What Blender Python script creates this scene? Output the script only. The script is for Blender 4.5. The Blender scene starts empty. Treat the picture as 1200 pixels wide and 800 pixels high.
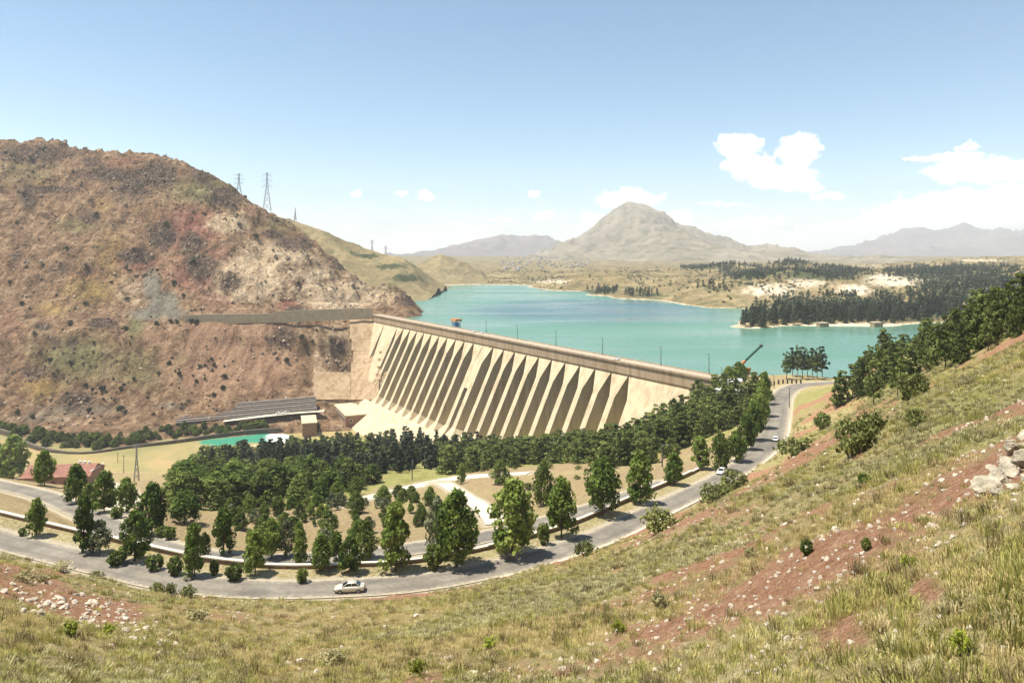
import bpy, math, random
import numpy as np
from mathutils import Vector, Matrix

random.seed(7); rng = np.random.default_rng(7)
scene = bpy.context.scene
C = scene.collection

# ------------------------------------------------------------------ camera
F, PW, PH, HY, CAMZ = 857.0, 1200, 800, 300.0, 65.0     # photo focal length (px), size, horizon row, eye height over the lake
cam = bpy.data.cameras.new('camera'); camo = bpy.data.objects.new('camera', cam); C.objects.link(camo)
cam.sensor_fit = 'HORIZONTAL'; cam.sensor_width = 36.0; cam.lens = 36.0 * F / PW
cam.shift_y = -(PH / 2 - HY) / PW
cam.clip_start = 0.3; cam.clip_end = 60000
camo.location = (0, 0, CAMZ); camo.rotation_euler = (math.radians(90), 0, 0)
scene.camera = camo

# ------------------------------------------------------------------ sky, sun, exposure
SUN = Vector((-0.37, -0.03, 0.93)).normalized()
SUN_STRENGTH, SKY_STRENGTH, EXPOSURE = 5.0, 0.097, 0.84
vs = scene.view_settings
vs.view_transform = 'Standard'; vs.look = 'None'; vs.gamma = 1; vs.exposure = EXPOSURE; vs.use_curve_mapping = False
sl = bpy.data.lights.new('sun', 'SUN'); sl.energy = SUN_STRENGTH; sl.angle = math.radians(0.53); sl.color = (1.0, 0.94, 0.83)
so = bpy.data.objects.new('sun', sl); C.objects.link(so); so.location = (-300, 60, 700)
so.rotation_euler = (-SUN).to_track_quat('-Z', 'Y').to_euler()


class NT:
    """small node helper"""
    def __init__(s, tree): s.t = tree; s.n = tree.nodes; s.l = tree.links
    def new(s, typ, **kw):
        nd = s.n.new(typ)
        for k, v in kw.items(): setattr(nd, k, v)
        return nd
    def put(s, sock, v):
        if isinstance(v, bpy.types.NodeSocket): s.l.new(v, sock)
        elif v is not None:
            if isinstance(v, (tuple, list)) and len(v) == 3 and sock.type == 'RGBA': v = (*v, 1)
            sock.default_value = v
    def math(s, op, a, b=None, clamp=False):
        nd = s.new('ShaderNodeMath', operation=op, use_clamp=clamp); s.put(nd.inputs[0], a)
        if b is not None: s.put(nd.inputs[1], b)
        return nd.outputs[0]
    def noise(s, scale, detail=4, rough=0.55, vec=None, dist=0.0, out=0):
        nd = s.new('ShaderNodeTexNoise'); nd.inputs['Scale'].default_value = scale
        nd.inputs['Detail'].default_value = detail; nd.inputs['Roughness'].default_value = rough
        nd.inputs['Distortion'].default_value = dist
        if vec is not None: s.l.new(vec, nd.inputs['Vector'])
        return nd.outputs[out]
    def ramp(s, fac, stops, interp='LINEAR'):
        nd = s.new('ShaderNodeValToRGB'); nd.color_ramp.interpolation = interp; s.put(nd.inputs[0], fac)
        e = nd.color_ramp.elements
        while len(e) < len(stops): e.new(0.5)
        for q, (p, c) in zip(e, stops):
            q.position = p
            q.color = (c, c, c, 1) if isinstance(c, (int, float)) else (*c, 1)
        return nd.outputs[0]
    def mix(s, fac, a, b, blend='MIX'):
        nd = s.new('ShaderNodeMix', data_type='RGBA', blend_type=blend)
        s.put(nd.inputs[0], fac); s.put(nd.inputs[6], a); s.put(nd.inputs[7], b)
        return nd.outputs[2]
    def mapr(s, v, a, b, c=0.0, d=1.0, smooth=False):
        nd = s.new('ShaderNodeMapRange'); nd.clamp = True
        if smooth: nd.interpolation_type = 'SMOOTHSTEP'
        s.put(nd.inputs[0], v)
        for i, q in enumerate((a, b, c, d)): nd.inputs[1 + i].default_value = q
        return nd.outputs[0]
    def attr(s, name):
        return s.new('ShaderNodeAttribute', attribute_name=name).outputs['Fac']
    def pos(s): return s.new('ShaderNodeNewGeometry').outputs['Position']
    def scalev(s, vec, sc):
        nd = s.new('ShaderNodeMapping'); s.l.new(vec, nd.inputs['Vector']); nd.inputs['Scale'].default_value = sc
        return nd.outputs[0]
    def bump(s, h, strength, dist):
        nd = s.new('ShaderNodeBump'); nd.inputs['Strength'].default_value = strength
        nd.inputs['Distance'].default_value = dist; s.l.new(h, nd.inputs['Height'])
        return nd.outputs[0]


def px_dir(px, py):                       # photo pixel -> sky direction (azimuth, tan of elevation)
    az = math.atan((px - 600) / F); return az, (HY - py) / F * math.cos(az)


world = bpy.data.worlds.new('World'); scene.world = world; world.use_nodes = True
W_ = NT(world.node_tree); W_.n.clear()
skyn = W_.new('ShaderNodeTexSky', sky_type='NISHITA'); skyn.sun_disc = False
skyn.sun_elevation = math.asin(SUN.z); skyn.sun_rotation = math.atan2(SUN.x, SUN.y)
skyn.altitude = 1500; skyn.air_density = 1.0; skyn.dust_density = 0.5; skyn.ozone_density = 1.0
tc = W_.new('ShaderNodeTexCoord').outputs['Generated']
sep = W_.new('ShaderNodeSeparateXYZ'); W_.l.new(tc, sep.inputs[0])
az = W_.math('ARCTAN2', sep.outputs[0], sep.outputs[1])
hr = W_.math('SQRT', W_.math('ADD', W_.math('MULTIPLY', sep.outputs[0], sep.outputs[0]), W_.math('MULTIPLY', sep.outputs[1], sep.outputs[1])))
el = W_.math('DIVIDE', sep.outputs[2], W_.math('MAXIMUM', hr, 0.02))
cmb = W_.new('ShaderNodeCombineXYZ'); W_.l.new(az, cmb.inputs[0]); W_.l.new(el, cmb.inputs[1])
n1 = W_.noise(16, 5, 0.6, cmb.outputs[0]); n2 = W_.noise(42, 5, 0.62, W_.scalev(cmb.outputs[0], (1, 1.3, 1)))
n3 = W_.noise(95, 4, 0.6, cmb.outputs[0])
wa = W_.math('ADD', az, W_.math('MULTIPLY', W_.math('SUBTRACT', n2, 0.5), 0.030))
we = W_.math('ADD', el, W_.math('MULTIPLY', W_.math('SUBTRACT', W_.noise(37, 5, 0.6, W_.scalev(cmb.outputs[0], (1.2, 1, 1))), 0.5), 0.022))
clouds = [(866, 171, 27, 17, 1), (880, 195, 28, 19, 1), (936, 176, 22, 21, 1), (910, 206, 40, 16, 1), (940, 219, 24, 8, .9), (968, 230, 19, 6, .8),
          (1142, 200, 34, 15, 1), (1192, 200, 17, 12, 1), (1112, 184, 36, 6, .7), (1136, 171, 11, 7, .7), (1068, 187, 10, 4, .6),
          (419, 227, 11, 6, .75), (472, 226, 10, 5, .7), (499, 230, 13, 8, .85), (625, 226, 10, 6, .8),
          (738, 234, 46, 15, .9), (700, 262, 40, 18, .75), (795, 256, 26, 14, .7), (590, 259, 40, 10, .5), (636, 254, 20, 10, .6), (536, 262, 26, 6, .45), (850, 240, 55, 4, .5), (760, 268, 120, 14, .62), (930, 280, 120, 14, .7), (560, 268, 70, 9, .5),
          (1150, 244, 74, 24, .95), (1185, 228, 30, 14, .9), (1045, 252, 30, 14, .8), (1000, 268, 90, 16, .65), (880, 262, 80, 14, .6), (1080, 262, 80, 18, .8)]
field = None
for (cx, cy, rx, ry, w) in clouds:
    a0, e0 = px_dir(cx, cy)
    da = W_.math('MULTIPLY', W_.math('SUBTRACT', wa, a0), F / rx / (1 + ((cx - 600) / F) ** 2) * 1.0)
    de = W_.math('MULTIPLY', W_.math('SUBTRACT', we, e0), F / ry)
    v = W_.math('SUBTRACT', w, W_.math('ADD', W_.math('MULTIPLY', da, da), W_.math('MULTIPLY', de, de)))
    field = v if field is None else W_.math('MAXIMUM', field, v)
cl = W_.math('ADD', field, W_.math('MULTIPLY', W_.math('SUBTRACT', n3, 0.5), 1.1))
cl = W_.mapr(cl, 0.0, 0.6, 0, 0.95, True)
bank = W_.math('MULTIPLY', W_.mapr(el, 0.005, 0.085, 1, 0, True), W_.mapr(n1, 0.33, 0.56, 0.4, 1.0))
veil = W_.mapr(el, 0.0, 0.17, 0.46, 0.0, True)                          # pale air low over the horizon
alpha = W_.math('MAXIMUM', cl, bank)
skyc = W_.mix(veil, W_.mix(1.0, skyn.outputs[0], (0.95, 1.06, 1.0), 'MULTIPLY'), (5.5, 6.4, 6.5))
ccol = W_.mix(W_.math('MULTIPLY', n2, 0.35), (9.6, 9.3, 8.3), (7.6, 7.6, 7.1))
skyc = W_.mix(alpha, skyc, ccol)
bg = W_.new('ShaderNodeBackground'); bg.inputs[1].default_value = SKY_STRENGTH; W_.l.new(skyc, bg.inputs[0])
wo = W_.new('ShaderNodeOutputWorld'); W_.l.new(bg.outputs[0], wo.inputs[0])

world.cycles.sampling_method = 'MANUAL'; world.cycles.sample_map_resolution = 512
cy_ = scene.cycles
cy_.use_denoising = True
cy_.max_bounces = 6; cy_.diffuse_bounces = 3; cy_.glossy_bounces = 2; cy_.transmission_bounces = 3; cy_.volume_bounces = 0; cy_.transparent_max_bounces = 6
cy_.use_adaptive_sampling = True; cy_.adaptive_threshold = 0.015

# ------------------------------------------------------------------ helpers
def P(px, py, d):                         # photo pixel at a known depth -> world point
    return Vector((d * (px - 600) / F, d, CAMZ - d * (py - HY) / F))
def proj(x, y, z): return 600 + F * x / y, HY + F * (CAMZ - z) / y

def hash2(ix, iy, s):
    n = (ix.astype(np.int64) * 374761393 + iy.astype(np.int64) * 668265263 + s * 974711) & 0xFFFFFFFF
    n = ((n ^ (n >> 13)) * 1274126177) & 0xFFFFFFFF
    return ((n ^ (n >> 16)) & 0xFFFF) / 65535.0
def vnoise(x, y, s=0):
    x = np.asarray(x, float); y = np.asarray(y, float)
    ix = np.floor(x); iy = np.floor(y); fx = x - ix; fy = y - iy
    fx = fx * fx * fx * (fx * (fx * 6 - 15) + 10); fy = fy * fy * fy * (fy * (fy * 6 - 15) + 10)
    a = hash2(ix, iy, s); b = hash2(ix + 1, iy, s); c = hash2(ix, iy + 1, s); d = hash2(ix + 1, iy + 1, s)
    return (a + (b - a) * fx) * (1 - fy) + (c + (d - c) * fx) * fy
def fbm(x, y, sc, oct=5, s=0, gain=0.5):
    v = 0; amp = 1; tot = 0; x = np.asarray(x, float) / sc; y = np.asarray(y, float) / sc
    for o in range(oct):
        ca, sa = math.cos(0.6 * o + .3), math.sin(0.6 * o + .3)
        v = v + amp * vnoise(x * ca - y * sa, x * sa + y * ca, s + o); tot += amp; amp *= gain; x = x * 2.03; y = y * 2.03
    return v / tot
def ridged(x, y, sc, oct=5, s=0, gain=0.55):
    v = 0; amp = 1; tot = 0; x = np.asarray(x, float) / sc; y = np.asarray(y, float) / sc
    for o in range(oct):
        ca, sa = math.cos(0.7 * o), math.sin(0.7 * o)
        v = v + amp * (1 - np.abs(2 * vnoise(x * ca - y * sa, x * sa + y * ca, s + o) - 1)); tot += amp; amp *= gain; x = x * 2.07; y = y * 2.07
    return v / tot
def sstep(a, b, x): t = np.clip((x - a) / (b - a), 0, 1); return t * t * (3 - 2 * t)

class RBF:
    def __init__(s, pts, c=4.0):
        p = np.array(pts, float); s.c = c; s.sc = 100.0; s.p = p[:, :2] / s.sc; n = len(p)
        r = np.linalg.norm(s.p[:, None] - s.p[None], axis=2); k = -np.sqrt(r * r + (c / s.sc) ** 2)
        q = np.hstack([np.ones((n, 1)), s.p]); A = np.block([[k + np.eye(n) * 1e-6, q], [q.T, np.zeros((3, 3))]])
        s.w = np.linalg.solve(A, np.concatenate([p[:, 2], np.zeros(3)])); s.n = n
    def __call__(s, x, y):
        x = np.asarray(x, float); sh = x.shape; xx = x.ravel() / s.sc; yy = np.asarray(y, float).ravel() / s.sc
        out = np.empty(len(xx))
        for i in range(0, len(xx), 20000):
            a = xx[i:i + 20000, None]; b = yy[i:i + 20000, None]
            k = -np.sqrt((a - s.p[:, 0]) ** 2 + (b - s.p[:, 1]) ** 2 + (s.c / s.sc) ** 2)
            out[i:i + 20000] = k @ s.w[:s.n] + s.w[s.n] + a[:, 0] * s.w[s.n + 1] + b[:, 0] * s.w[s.n + 2]
        return out.reshape(sh)

def spline(pts, step):                    # Catmull-Rom resample
    pts = [np.array(p, float) for p in pts]; pts = [2 * pts[0] - pts[1]] + pts + [2 * pts[-1] - pts[-2]]
    out = []
    for i in range(1, len(pts) - 2):
        a, b, c, d = pts[i - 1:i + 3]; n = max(2, int(np.linalg.norm(c - b) / step))
        for k in range(n):
            t = k / n
            out.append(0.5 * (2 * b + (c - a) * t + (2 * a - 5 * b + 4 * c - d) * t * t + (3 * b - a - 3 * c + d) * t ** 3))
    out.append(pts[-2]); return np.array(out)

def near_line(x, y, line):                # signed offset (left positive) and z of the nearest point of a polyline
    x = np.asarray(x, float); y = np.asarray(y, float)
    best = np.full(x.shape, 1e9); sg = np.zeros(x.shape); zz = np.zeros(x.shape)
    for a, b in zip(line[:-1], line[1:]):
        dx, dy = b[0] - a[0], b[1] - a[1]; L2 = dx * dx + dy * dy
        if L2 < 1e-9: continue
        t = np.clip(((x - a[0]) * dx + (y - a[1]) * dy) / L2, 0, 1)
        ex = x - a[0] - t * dx; ey = y - a[1] - t * dy; d = np.hypot(ex, ey); m = d < best
        best = np.where(m, d, best); zz = np.where(m, a[2] + t * (b[2] - a[2]), zz)
        sg = np.where(m, np.sign(dx * ey - dy * ex), sg)
    return best * np.where(sg == 0, 1, sg), zz

def mesh_np(name, v, f, mat=None, attrs=None, smooth=False):
    me = bpy.data.meshes.new(name); v = np.asarray(v, np.float32); f = np.asarray(f, np.int32)
    k = f.shape[1]
    me.vertices.add(len(v)); me.vertices.foreach_set('co', v.ravel())
    me.loops.add(f.size); me.loops.foreach_set('vertex_index', f.ravel())
    me.polygons.add(len(f)); me.polygons.foreach_set('loop_start', np.arange(0, f.size, k, dtype=np.int32))
    me.polygons.foreach_set('use_smooth', np.full(len(f), smooth))
    me.update(calc_edges=True)
    for n, a in (attrs or {}).items():
        at = me.attributes.new(n, 'FLOAT', 'POINT'); at.data.foreach_set('value', np.asarray(a, np.float32).ravel())
    if mat: me.materials.append(mat)
    return me
def grid_faces(nu, nv):
    i = np.arange(nu - 1)[:, None] * nv + np.arange(nv - 1)[None]
    return np.stack([i, i + nv, i + nv + 1, i + 1], -1).reshape(-1, 4)

def tag(o, label=None, cat=None, group=None, kind=None):
    if label: o['label'] = label
    if cat: o['category'] = cat
    if group: o['group'] = group
    if kind: o['kind'] = kind
    return o
def ob(name, me, parent=None, loc=None):
    o = bpy.data.objects.new(name, me); C.objects.link(o)
    if parent: o.parent = parent
    if loc is not None: o.location = loc
    return o
def root(name, label, cat, loc=(0, 0, 0), rz=0, group=None):
    o = bpy.data.objects.new(name, None); C.objects.link(o); o.empty_display_size = 0.5
    o.location = loc; o.rotation_euler = (0, 0, rz); return tag(o, label, cat, group)

class MB:
    def __init__(s): s.v = []; s.f = []
    def add(s, v, f):
        o = len(s.v); s.v += [tuple(q) for q in v]; s.f += [tuple(o + i for i in q) for q in f]; return s
    def box(s, c, size, rz=0.0, M=None):
        x, y, z = (q / 2 for q in size)
        v = [Vector((a * x, b * y, d * z)) for d in (-1, 1) for a, b in ((-1, -1), (1, -1), (1, 1), (-1, 1))]
        R = M if M else Matrix.Rotation(rz, 3, 'Z'); c = Vector(c)
        return s.add([R @ q + c for q in v], [(0, 3, 2, 1), (4, 5, 6, 7), (0, 1, 5, 4), (1, 2, 6, 5), (2, 3, 7, 6), (3, 0, 4, 7)])
    def tube(s, a, b, ra, rb=None, n=8, cap=True):
        rb = ra if rb is None else rb; a = Vector(a); b = Vector(b); d = (b - a).normalized()
        u = d.orthogonal().normalized(); w = d.cross(u); v = []
        for c, r in ((a, ra), (b, rb)):
            v += [c + (u * math.cos(2 * math.pi * i / n) + w * math.sin(2 * math.pi * i / n)) * r for i in range(n)]
        f = [(i, (i + 1) % n, n + (i + 1) % n, n + i) for i in range(n)]
        if cap: f += [tuple(range(n - 1, -1, -1)), tuple(range(n, 2 * n))]
        return s.add(v, f)
    def prism(s, poly, z0, z1):           # vertical prism from a counter-clockwise outline
        n = len(poly); v = [(p[0], p[1], z0) for p in poly] + [(p[0], p[1], z1) for p in poly]
        return s.add(v, [tuple(range(n - 1, -1, -1)), tuple(range(n, 2 * n))] + [(i, (i + 1) % n, n + (i + 1) % n, n + i) for i in range(n)])
    def loft(s, rings, closed=True, caps=True):
        n = len(rings[0]); v = [q for r in rings for q in r]; f = []
        for k in range(len(rings) - 1):
            for i in range(n if closed else n - 1):
                j = (i + 1) % n; f.append((k * n + i, k * n + j, (k + 1) * n + j, (k + 1) * n + i))
        if caps: f += [tuple(range(n - 1, -1, -1)), tuple((len(rings) - 1) * n + i for i in range(n))]
        return s.add(v, f)
    def mesh(s, name, mat=None, smooth=False):
        me = bpy.data.meshes.new(name); me.from_pydata(s.v, [], s.f); me.update()
        if smooth: me.polygons.foreach_set('use_smooth', [True] * len(me.polygons))
        if mat: me.materials.append(mat)
        return me
    def build(s, name, mat=None, parent=None, smooth=False, loc=None): return ob(name, s.mesh(name, mat, smooth), parent, loc)

# ------------------------------------------------------------------ materials
def material(name):
    m = bpy.data.materials.new(name); m.use_nodes = True; t = NT(m.node_tree)
    return m, t, t.n['Principled BSDF']
def plain(name, col, rough=0.8, var=0.25, scale=0.6, metal=0.0, spec=0.3, bump=0.0, obj=False):
    m, t, b = material(name); v = t.new('ShaderNodeTexCoord').outputs['Object'] if obj else t.pos()
    n = t.noise(scale, 6, 0.65, v)
    dark = tuple(c * (1 - var) for c in col); lite = tuple(min(1, c * (1 + var)) for c in col)
    t.put(b.inputs['Base Color'], t.ramp(n, [(0.3, dark), (0.7, lite)]))
    b.inputs['Roughness'].default_value = rough; b.inputs['Metallic'].default_value = metal; b.inputs['Specular IOR Level'].default_value = spec
    if bump: t.put(b.inputs['Normal'], t.bump(t.noise(scale * 5, 5, 0.6, v), 0.6, bump))
    return m

def mat_ground():
    m, t, b = material('hillside_ground'); p = t.pos()
    nf = t.noise(1.6, 6, 0.7, p); nm = t.noise(0.22, 5, 0.6, p); ns = t.noise(9.0, 4, 0.7, p)
    nx = t.noise(26.0, 3, 0.7, p); fib = t.math('ADD', t.math('ADD', t.math('MULTIPLY', nf, 0.35), t.math('MULTIPLY', nm, 0.2)), t.math('ADD', t.math('MULTIPLY', ns, 0.25), t.math('MULTIPLY', nx, 0.2)))
    grass = t.ramp(fib,
                   [(0.39, (0.13, 0.105, 0.045)), (0.46, (0.30, 0.24, 0.105)), (0.53, (0.44, 0.36, 0.175)), (0.61, (0.64, 0.54, 0.33))])
    green = t.ramp(fib, [(0.39, (0.10, 0.10, 0.03)), (0.5, (0.28, 0.265, 0.085)), (0.61, (0.48, 0.43, 0.19))])
    g = t.mix(t.mapr(t.math('ADD', t.attr('green'), t.math('MULTIPLY', t.math('SUBTRACT', nm, 0.5), 1.2)), 0.35, 0.75), grass, green)
    soil = t.ramp(t.math('ADD', t.math('MULTIPLY', nf, 0.5), t.math('MULTIPLY', ns, 0.5)),
                  [(0.36, (0.20, 0.085, 0.05)), (0.48, (0.36, 0.175, 0.105)), (0.60, (0.45, 0.27, 0.165)), (0.70, (0.60, 0.46, 0.31))])
    sm = t.mapr(t.math('ADD', t.attr('soil'), t.math('MULTIPLY', t.math('SUBTRACT', nf, 0.5), 2.0)), 0.40, 0.75)
    c = t.mix(t.math('MULTIPLY', sm, 0.9), g, soil)
    earth = t.ramp(nf, [(0.3, (0.20, 0.135, 0.07)), (0.5, (0.33, 0.24, 0.13)), (0.7, (0.45, 0.36, 0.215))])
    c = t.mix(t.mapr(t.math('ADD', t.attr('earth'), t.math('MULTIPLY', t.math('SUBTRACT', nm, 0.5), 0.8)), 0.35, 0.6), c, earth)
    dust = t.ramp(ns, [(0.3, (0.40, 0.33, 0.22)), (0.7, (0.60, 0.52, 0.38))])
    c = t.mix(t.mapr(t.math('ADD', t.attr('dust'), t.math('MULTIPLY', t.math('SUBTRACT', nf, 0.5), 0.9)), 0.35, 0.6), c, dust)
    stones = t.mapr(t.noise(4.3, 3, 0.5, p), 0.66, 0.72)
    c = t.mix(t.math('MULTIPLY', stones, 0.55), c, (0.55, 0.49, 0.38))
    t.put(b.inputs['Base Color'], c); b.inputs['Roughness'].default_value = 0.95; b.inputs['Specular IOR Level'].default_value = 0.1
    t.put(b.inputs['Normal'], t.bump(t.math('ADD', t.math('ADD', nf, t.math('MULTIPLY', ns, 0.5)), t.math('MULTIPLY', nx, 0.2)), 1.0, 0.45))
    return m

def mat_hill():
    m, t, b = material('rocky_hill'); p = t.pos()
    nl = t.noise(0.012, 5, 0.6, p); nm = t.noise(0.07, 7, 0.72, p, 0.4); nf = t.noise(0.30, 6, 0.8, p)
    vd = t.noise(1.0, 6, 0.65, t.scalev(p, (0.11, 0.03, 0.02)), 0.5)      # streaks running down the fall line
    mixn = t.math('ADD', t.math('MULTIPLY', nm, 0.55), t.math('MULTIPLY', nf, 0.45))
    base = t.ramp(mixn, [(0.39, (0.058, 0.036, 0.022)), (0.46, (0.21, 0.128, 0.072)), (0.53, (0.345, 0.222, 0.13)), (0.62, (0.55, 0.40, 0.265))])
    def lay(c, name, ramp, lo=0.30, hi=0.72, k=1.5, n=mixn):
        mk = t.mapr(t.math('ADD', t.attr(name), t.math('MULTIPLY', t.math('SUBTRACT', n, 0.5), k)), lo, hi)
        return t.mix(mk, c, ramp)
    c = lay(base, 'ochre', t.ramp(mixn, [(0.38, (0.19, 0.125, 0.04)), (0.62, (0.47, 0.325, 0.12))]))
    c = lay(c, 'green', t.ramp(mixn, [(0.38, (0.075, 0.075, 0.032)), (0.5, (0.20, 0.18, 0.08)), (0.63, (0.36, 0.305, 0.165))]))
    c = lay(c, 'red', t.ramp(mixn, [(0.38, (0.11, 0.042, 0.03)), (0.5, (0.30, 0.135, 0.092)), (0.62, (0.52, 0.31, 0.215))]))
    c = lay(c, 'scree', t.ramp(t.math('ADD', t.math('MULTIPLY', vd, 0.7), t.math('MULTIPLY', nf, 0.3)), [(0.3, (0.26, 0.145, 0.085)), (0.5, (0.37, 0.225, 0.14)), (0.68, (0.47, 0.32, 0.205))]), k=1.1)
    c = lay(c, 'grey', t.ramp(mixn, [(0.3, (0.16, 0.145, 0.11)), (0.7, (0.35, 0.32, 0.25))]), k=1.2)
    c = lay(c, 'pale', t.ramp(mixn, [(0.38, (0.25, 0.17, 0.10)), (0.47, (0.50, 0.37, 0.235)), (0.58, (0.72, 0.575, 0.39))]), k=1.3)
    c = lay(c, 'rock', t.ramp(nf, [(0.38, (0.03, 0.02, 0.015)), (0.5, (0.105, 0.068, 0.048)), (0.62, (0.31, 0.225, 0.16))]), 0.36, 0.56, 2.2)
    sp = t.mapr(t.noise(0.42, 3, 0.6, p), 0.60, 0.66); sp = t.math('MULTIPLY', sp, t.mapr(nl, 0.35, 0.6, 0.35, 1))
    c = t.mix(t.math('MULTIPLY', sp, 0.85), c, (0.055, 0.058, 0.028))            # tiny dry scrub
    st = t.mapr(t.noise(0.6, 3, 0.6, t.scalev(p, (1, 1, 1.4))), 0.62, 0.70)
    c = t.mix(t.math('MULTIPLY', st, 0.5), c, (0.55, 0.45, 0.33))
    c = t.mix(0.75, c, t.ramp(vd, [(0.34, (0.55, 0.52, 0.50)), (0.5, (1.0, 0.98, 0.95)), (0.64, (1.35, 1.3, 1.25))]), 'MULTIPLY')      # run-off streaks
    t.put(b.inputs['Base Color'], c); b.inputs['Roughness'].default_value = 0.95; b.inputs['Specular IOR Level'].default_value = 0.1
    t.put(b.inputs['Normal'], t.bump(t.math('ADD', nm, t.math('MULTIPLY', nf, 0.45)), 1.0, 9.0))
    return m

def mat_far(name, dry, lite, dark, sc=0.006, green=0.5):
    m, t, b = material(name); p = t.pos()
    n = t.noise(sc, 7, 0.62, p, 0.4); f = t.noise(sc * 8, 5, 0.7, p)
    c = t.ramp(t.math('ADD', t.math('MULTIPLY', n, 0.55), t.math('MULTIPLY', f, 0.45)), [(0.33, dark), (0.48, dry), (0.66, lite)])
    g = t.math('MULTIPLY', t.mapr(t.noise(sc * 3.1, 6, 0.65, p), 0.5, 0.62), green)
    c = t.mix(g, c, (0.075, 0.085, 0.04))
    pale = t.mapr(t.math('ADD', t.attr('pale'), t.math('MULTIPLY', t.math('SUBTRACT', f, 0.5), 1.0)), 0.4, 0.7)
    c = t.mix(pale, c, t.ramp(f, [(0.35, (0.36, 0.27, 0.17)), (0.62, (0.66, 0.57, 0.43))]))
    wood = t.mapr(t.math('ADD', t.attr('wood'), t.math('MULTIPLY', t.math('SUBTRACT', f, 0.5), 2.4)), 0.45, 0.62)
    c = t.mix(wood, c, t.ramp(f, [(0.35, (0.03, 0.04, 0.02)), (0.7, (0.09, 0.1, 0.05))]))
    t.put(b.inputs['Base Color'], c); b.inputs['Roughness'].default_value = 0.95; b.inputs['Specular IOR Level'].default_value = 0.05
    t.put(b.inputs['Normal'], t.bump(n, 0.8, 0.06 / sc))
    return m

def mat_lake():
    m, t, b = material('lake_water'); p = t.pos()
    s = t.scalev(p, (0.0022, 0.0014, 1)); n = t.noise(1.0, 4, 0.5, s, 0.8)
    sepn = t.new('ShaderNodeSeparateXYZ'); t.l.new(p, sepn.inputs[0])
    # blue-grey sky reflection painted into the water colour, a noisy ellipse mid-lake
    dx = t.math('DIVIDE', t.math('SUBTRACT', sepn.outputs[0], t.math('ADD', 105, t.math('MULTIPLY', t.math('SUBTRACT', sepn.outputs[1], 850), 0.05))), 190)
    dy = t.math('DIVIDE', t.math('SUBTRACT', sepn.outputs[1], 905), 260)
    sky_refl = t.math('SUBTRACT', 1.0, t.math('ADD', t.math('MULTIPLY', dx, dx), t.math('MULTIPLY', dy, dy)))
    sky_refl = t.mapr(t.math('ADD', sky_refl, t.math('MULTIPLY', t.math('SUBTRACT', n, 0.5), 1.6)), 0.0, 0.9, 0, 1, True)
    c = t.mix(sky_refl, t.ramp(n, [(0.34, (0.065, 0.175, 0.118)), (0.66, (0.12, 0.235, 0.168))]), (0.055, 0.125, 0.13))
    t.put(b.inputs['Base Color'], c); t.put(b.inputs['Roughness'], t.mapr(t.noise(1.0, 4, 0.55, t.scalev(p, (0.004, 0.012, 1)), 0.6), 0.35, 0.65, 0.10, 0.38)); b.inputs['IOR'].default_value = 1.33; b.inputs['Specular IOR Level'].default_value = 0.28
    w1 = t.noise(1.0, 3, 0.6, t.scalev(p, (0.25, 0.5, 1))); w2 = t.noise(1.0, 3, 0.6, t.scalev(p, (0.05, 0.12, 1)))
    t.put(b.inputs['Normal'], t.bump(t.math('ADD', w1, w2), 0.5, 0.35))
    return m

def mat_river():
    m, t, b = material('river_water'); p = t.pos()
    n = t.noise(0.03, 5, 0.6, p, 0.8); f = t.noise(0.22, 5, 0.6, p)
    g = t.mapr(t.math('ADD', t.attr('teal'), t.math('MULTIPLY', t.math('SUBTRACT', n, 0.5), 0.7)), 0.35, 0.62, 0, 1, True)
    c = t.mix(g, t.ramp(n, [(0.3, (0.27, 0.245, 0.11)), (0.5, (0.34, 0.285, 0.13)), (0.7, (0.44, 0.31, 0.15))]), (0.06, 0.27, 0.17))
    fm = t.mapr(t.math('ADD', t.attr('foam'), t.math('MULTIPLY', t.math('SUBTRACT', f, 0.5), 0.9)), 0.4, 0.62)
    c = t.mix(fm, c, (0.82, 0.84, 0.76))
    t.put(b.inputs['Base Color'], c); b.inputs['Roughness'].default_value = 0.09; b.inputs['IOR'].default_value = 1.33; b.inputs['Specular IOR Level'].default_value = 0.4
    t.put(b.inputs['Normal'], t.bump(f, 0.4, 0.3))
    return m

def mat_leaf(name, c1, c2, c3, trans=0.25):
    m, t, b = material(name)
    r = t.new('ShaderNodeObjectInfo').outputs['Random']
    a = t.math('ADD', t.math('MULTIPLY', t.attr('tint'), 0.7), t.math('SUBTRACT', t.math('MULTIPLY', r, 0.5), 0.08))
    c = t.ramp(a, [(0.1, c1), (0.55, c2), (0.98, c3)])
    t.put(b.inputs['Base Color'], c); b.inputs['Roughness'].default_value = 0.75; b.inputs['Specular IOR Level'].default_value = 0.15
    tr = t.new('ShaderNodeBsdfTranslucent'); t.put(tr.inputs[0], c)
    mx = t.new('ShaderNodeMixShader'); mx.inputs[0].default_value = trans
    t.l.new(b.outputs[0], mx.inputs[1]); t.l.new(tr.outputs[0], mx.inputs[2]); t.l.new(mx.outputs[0], t.n['Material Output'].inputs[0])
    return m

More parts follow.
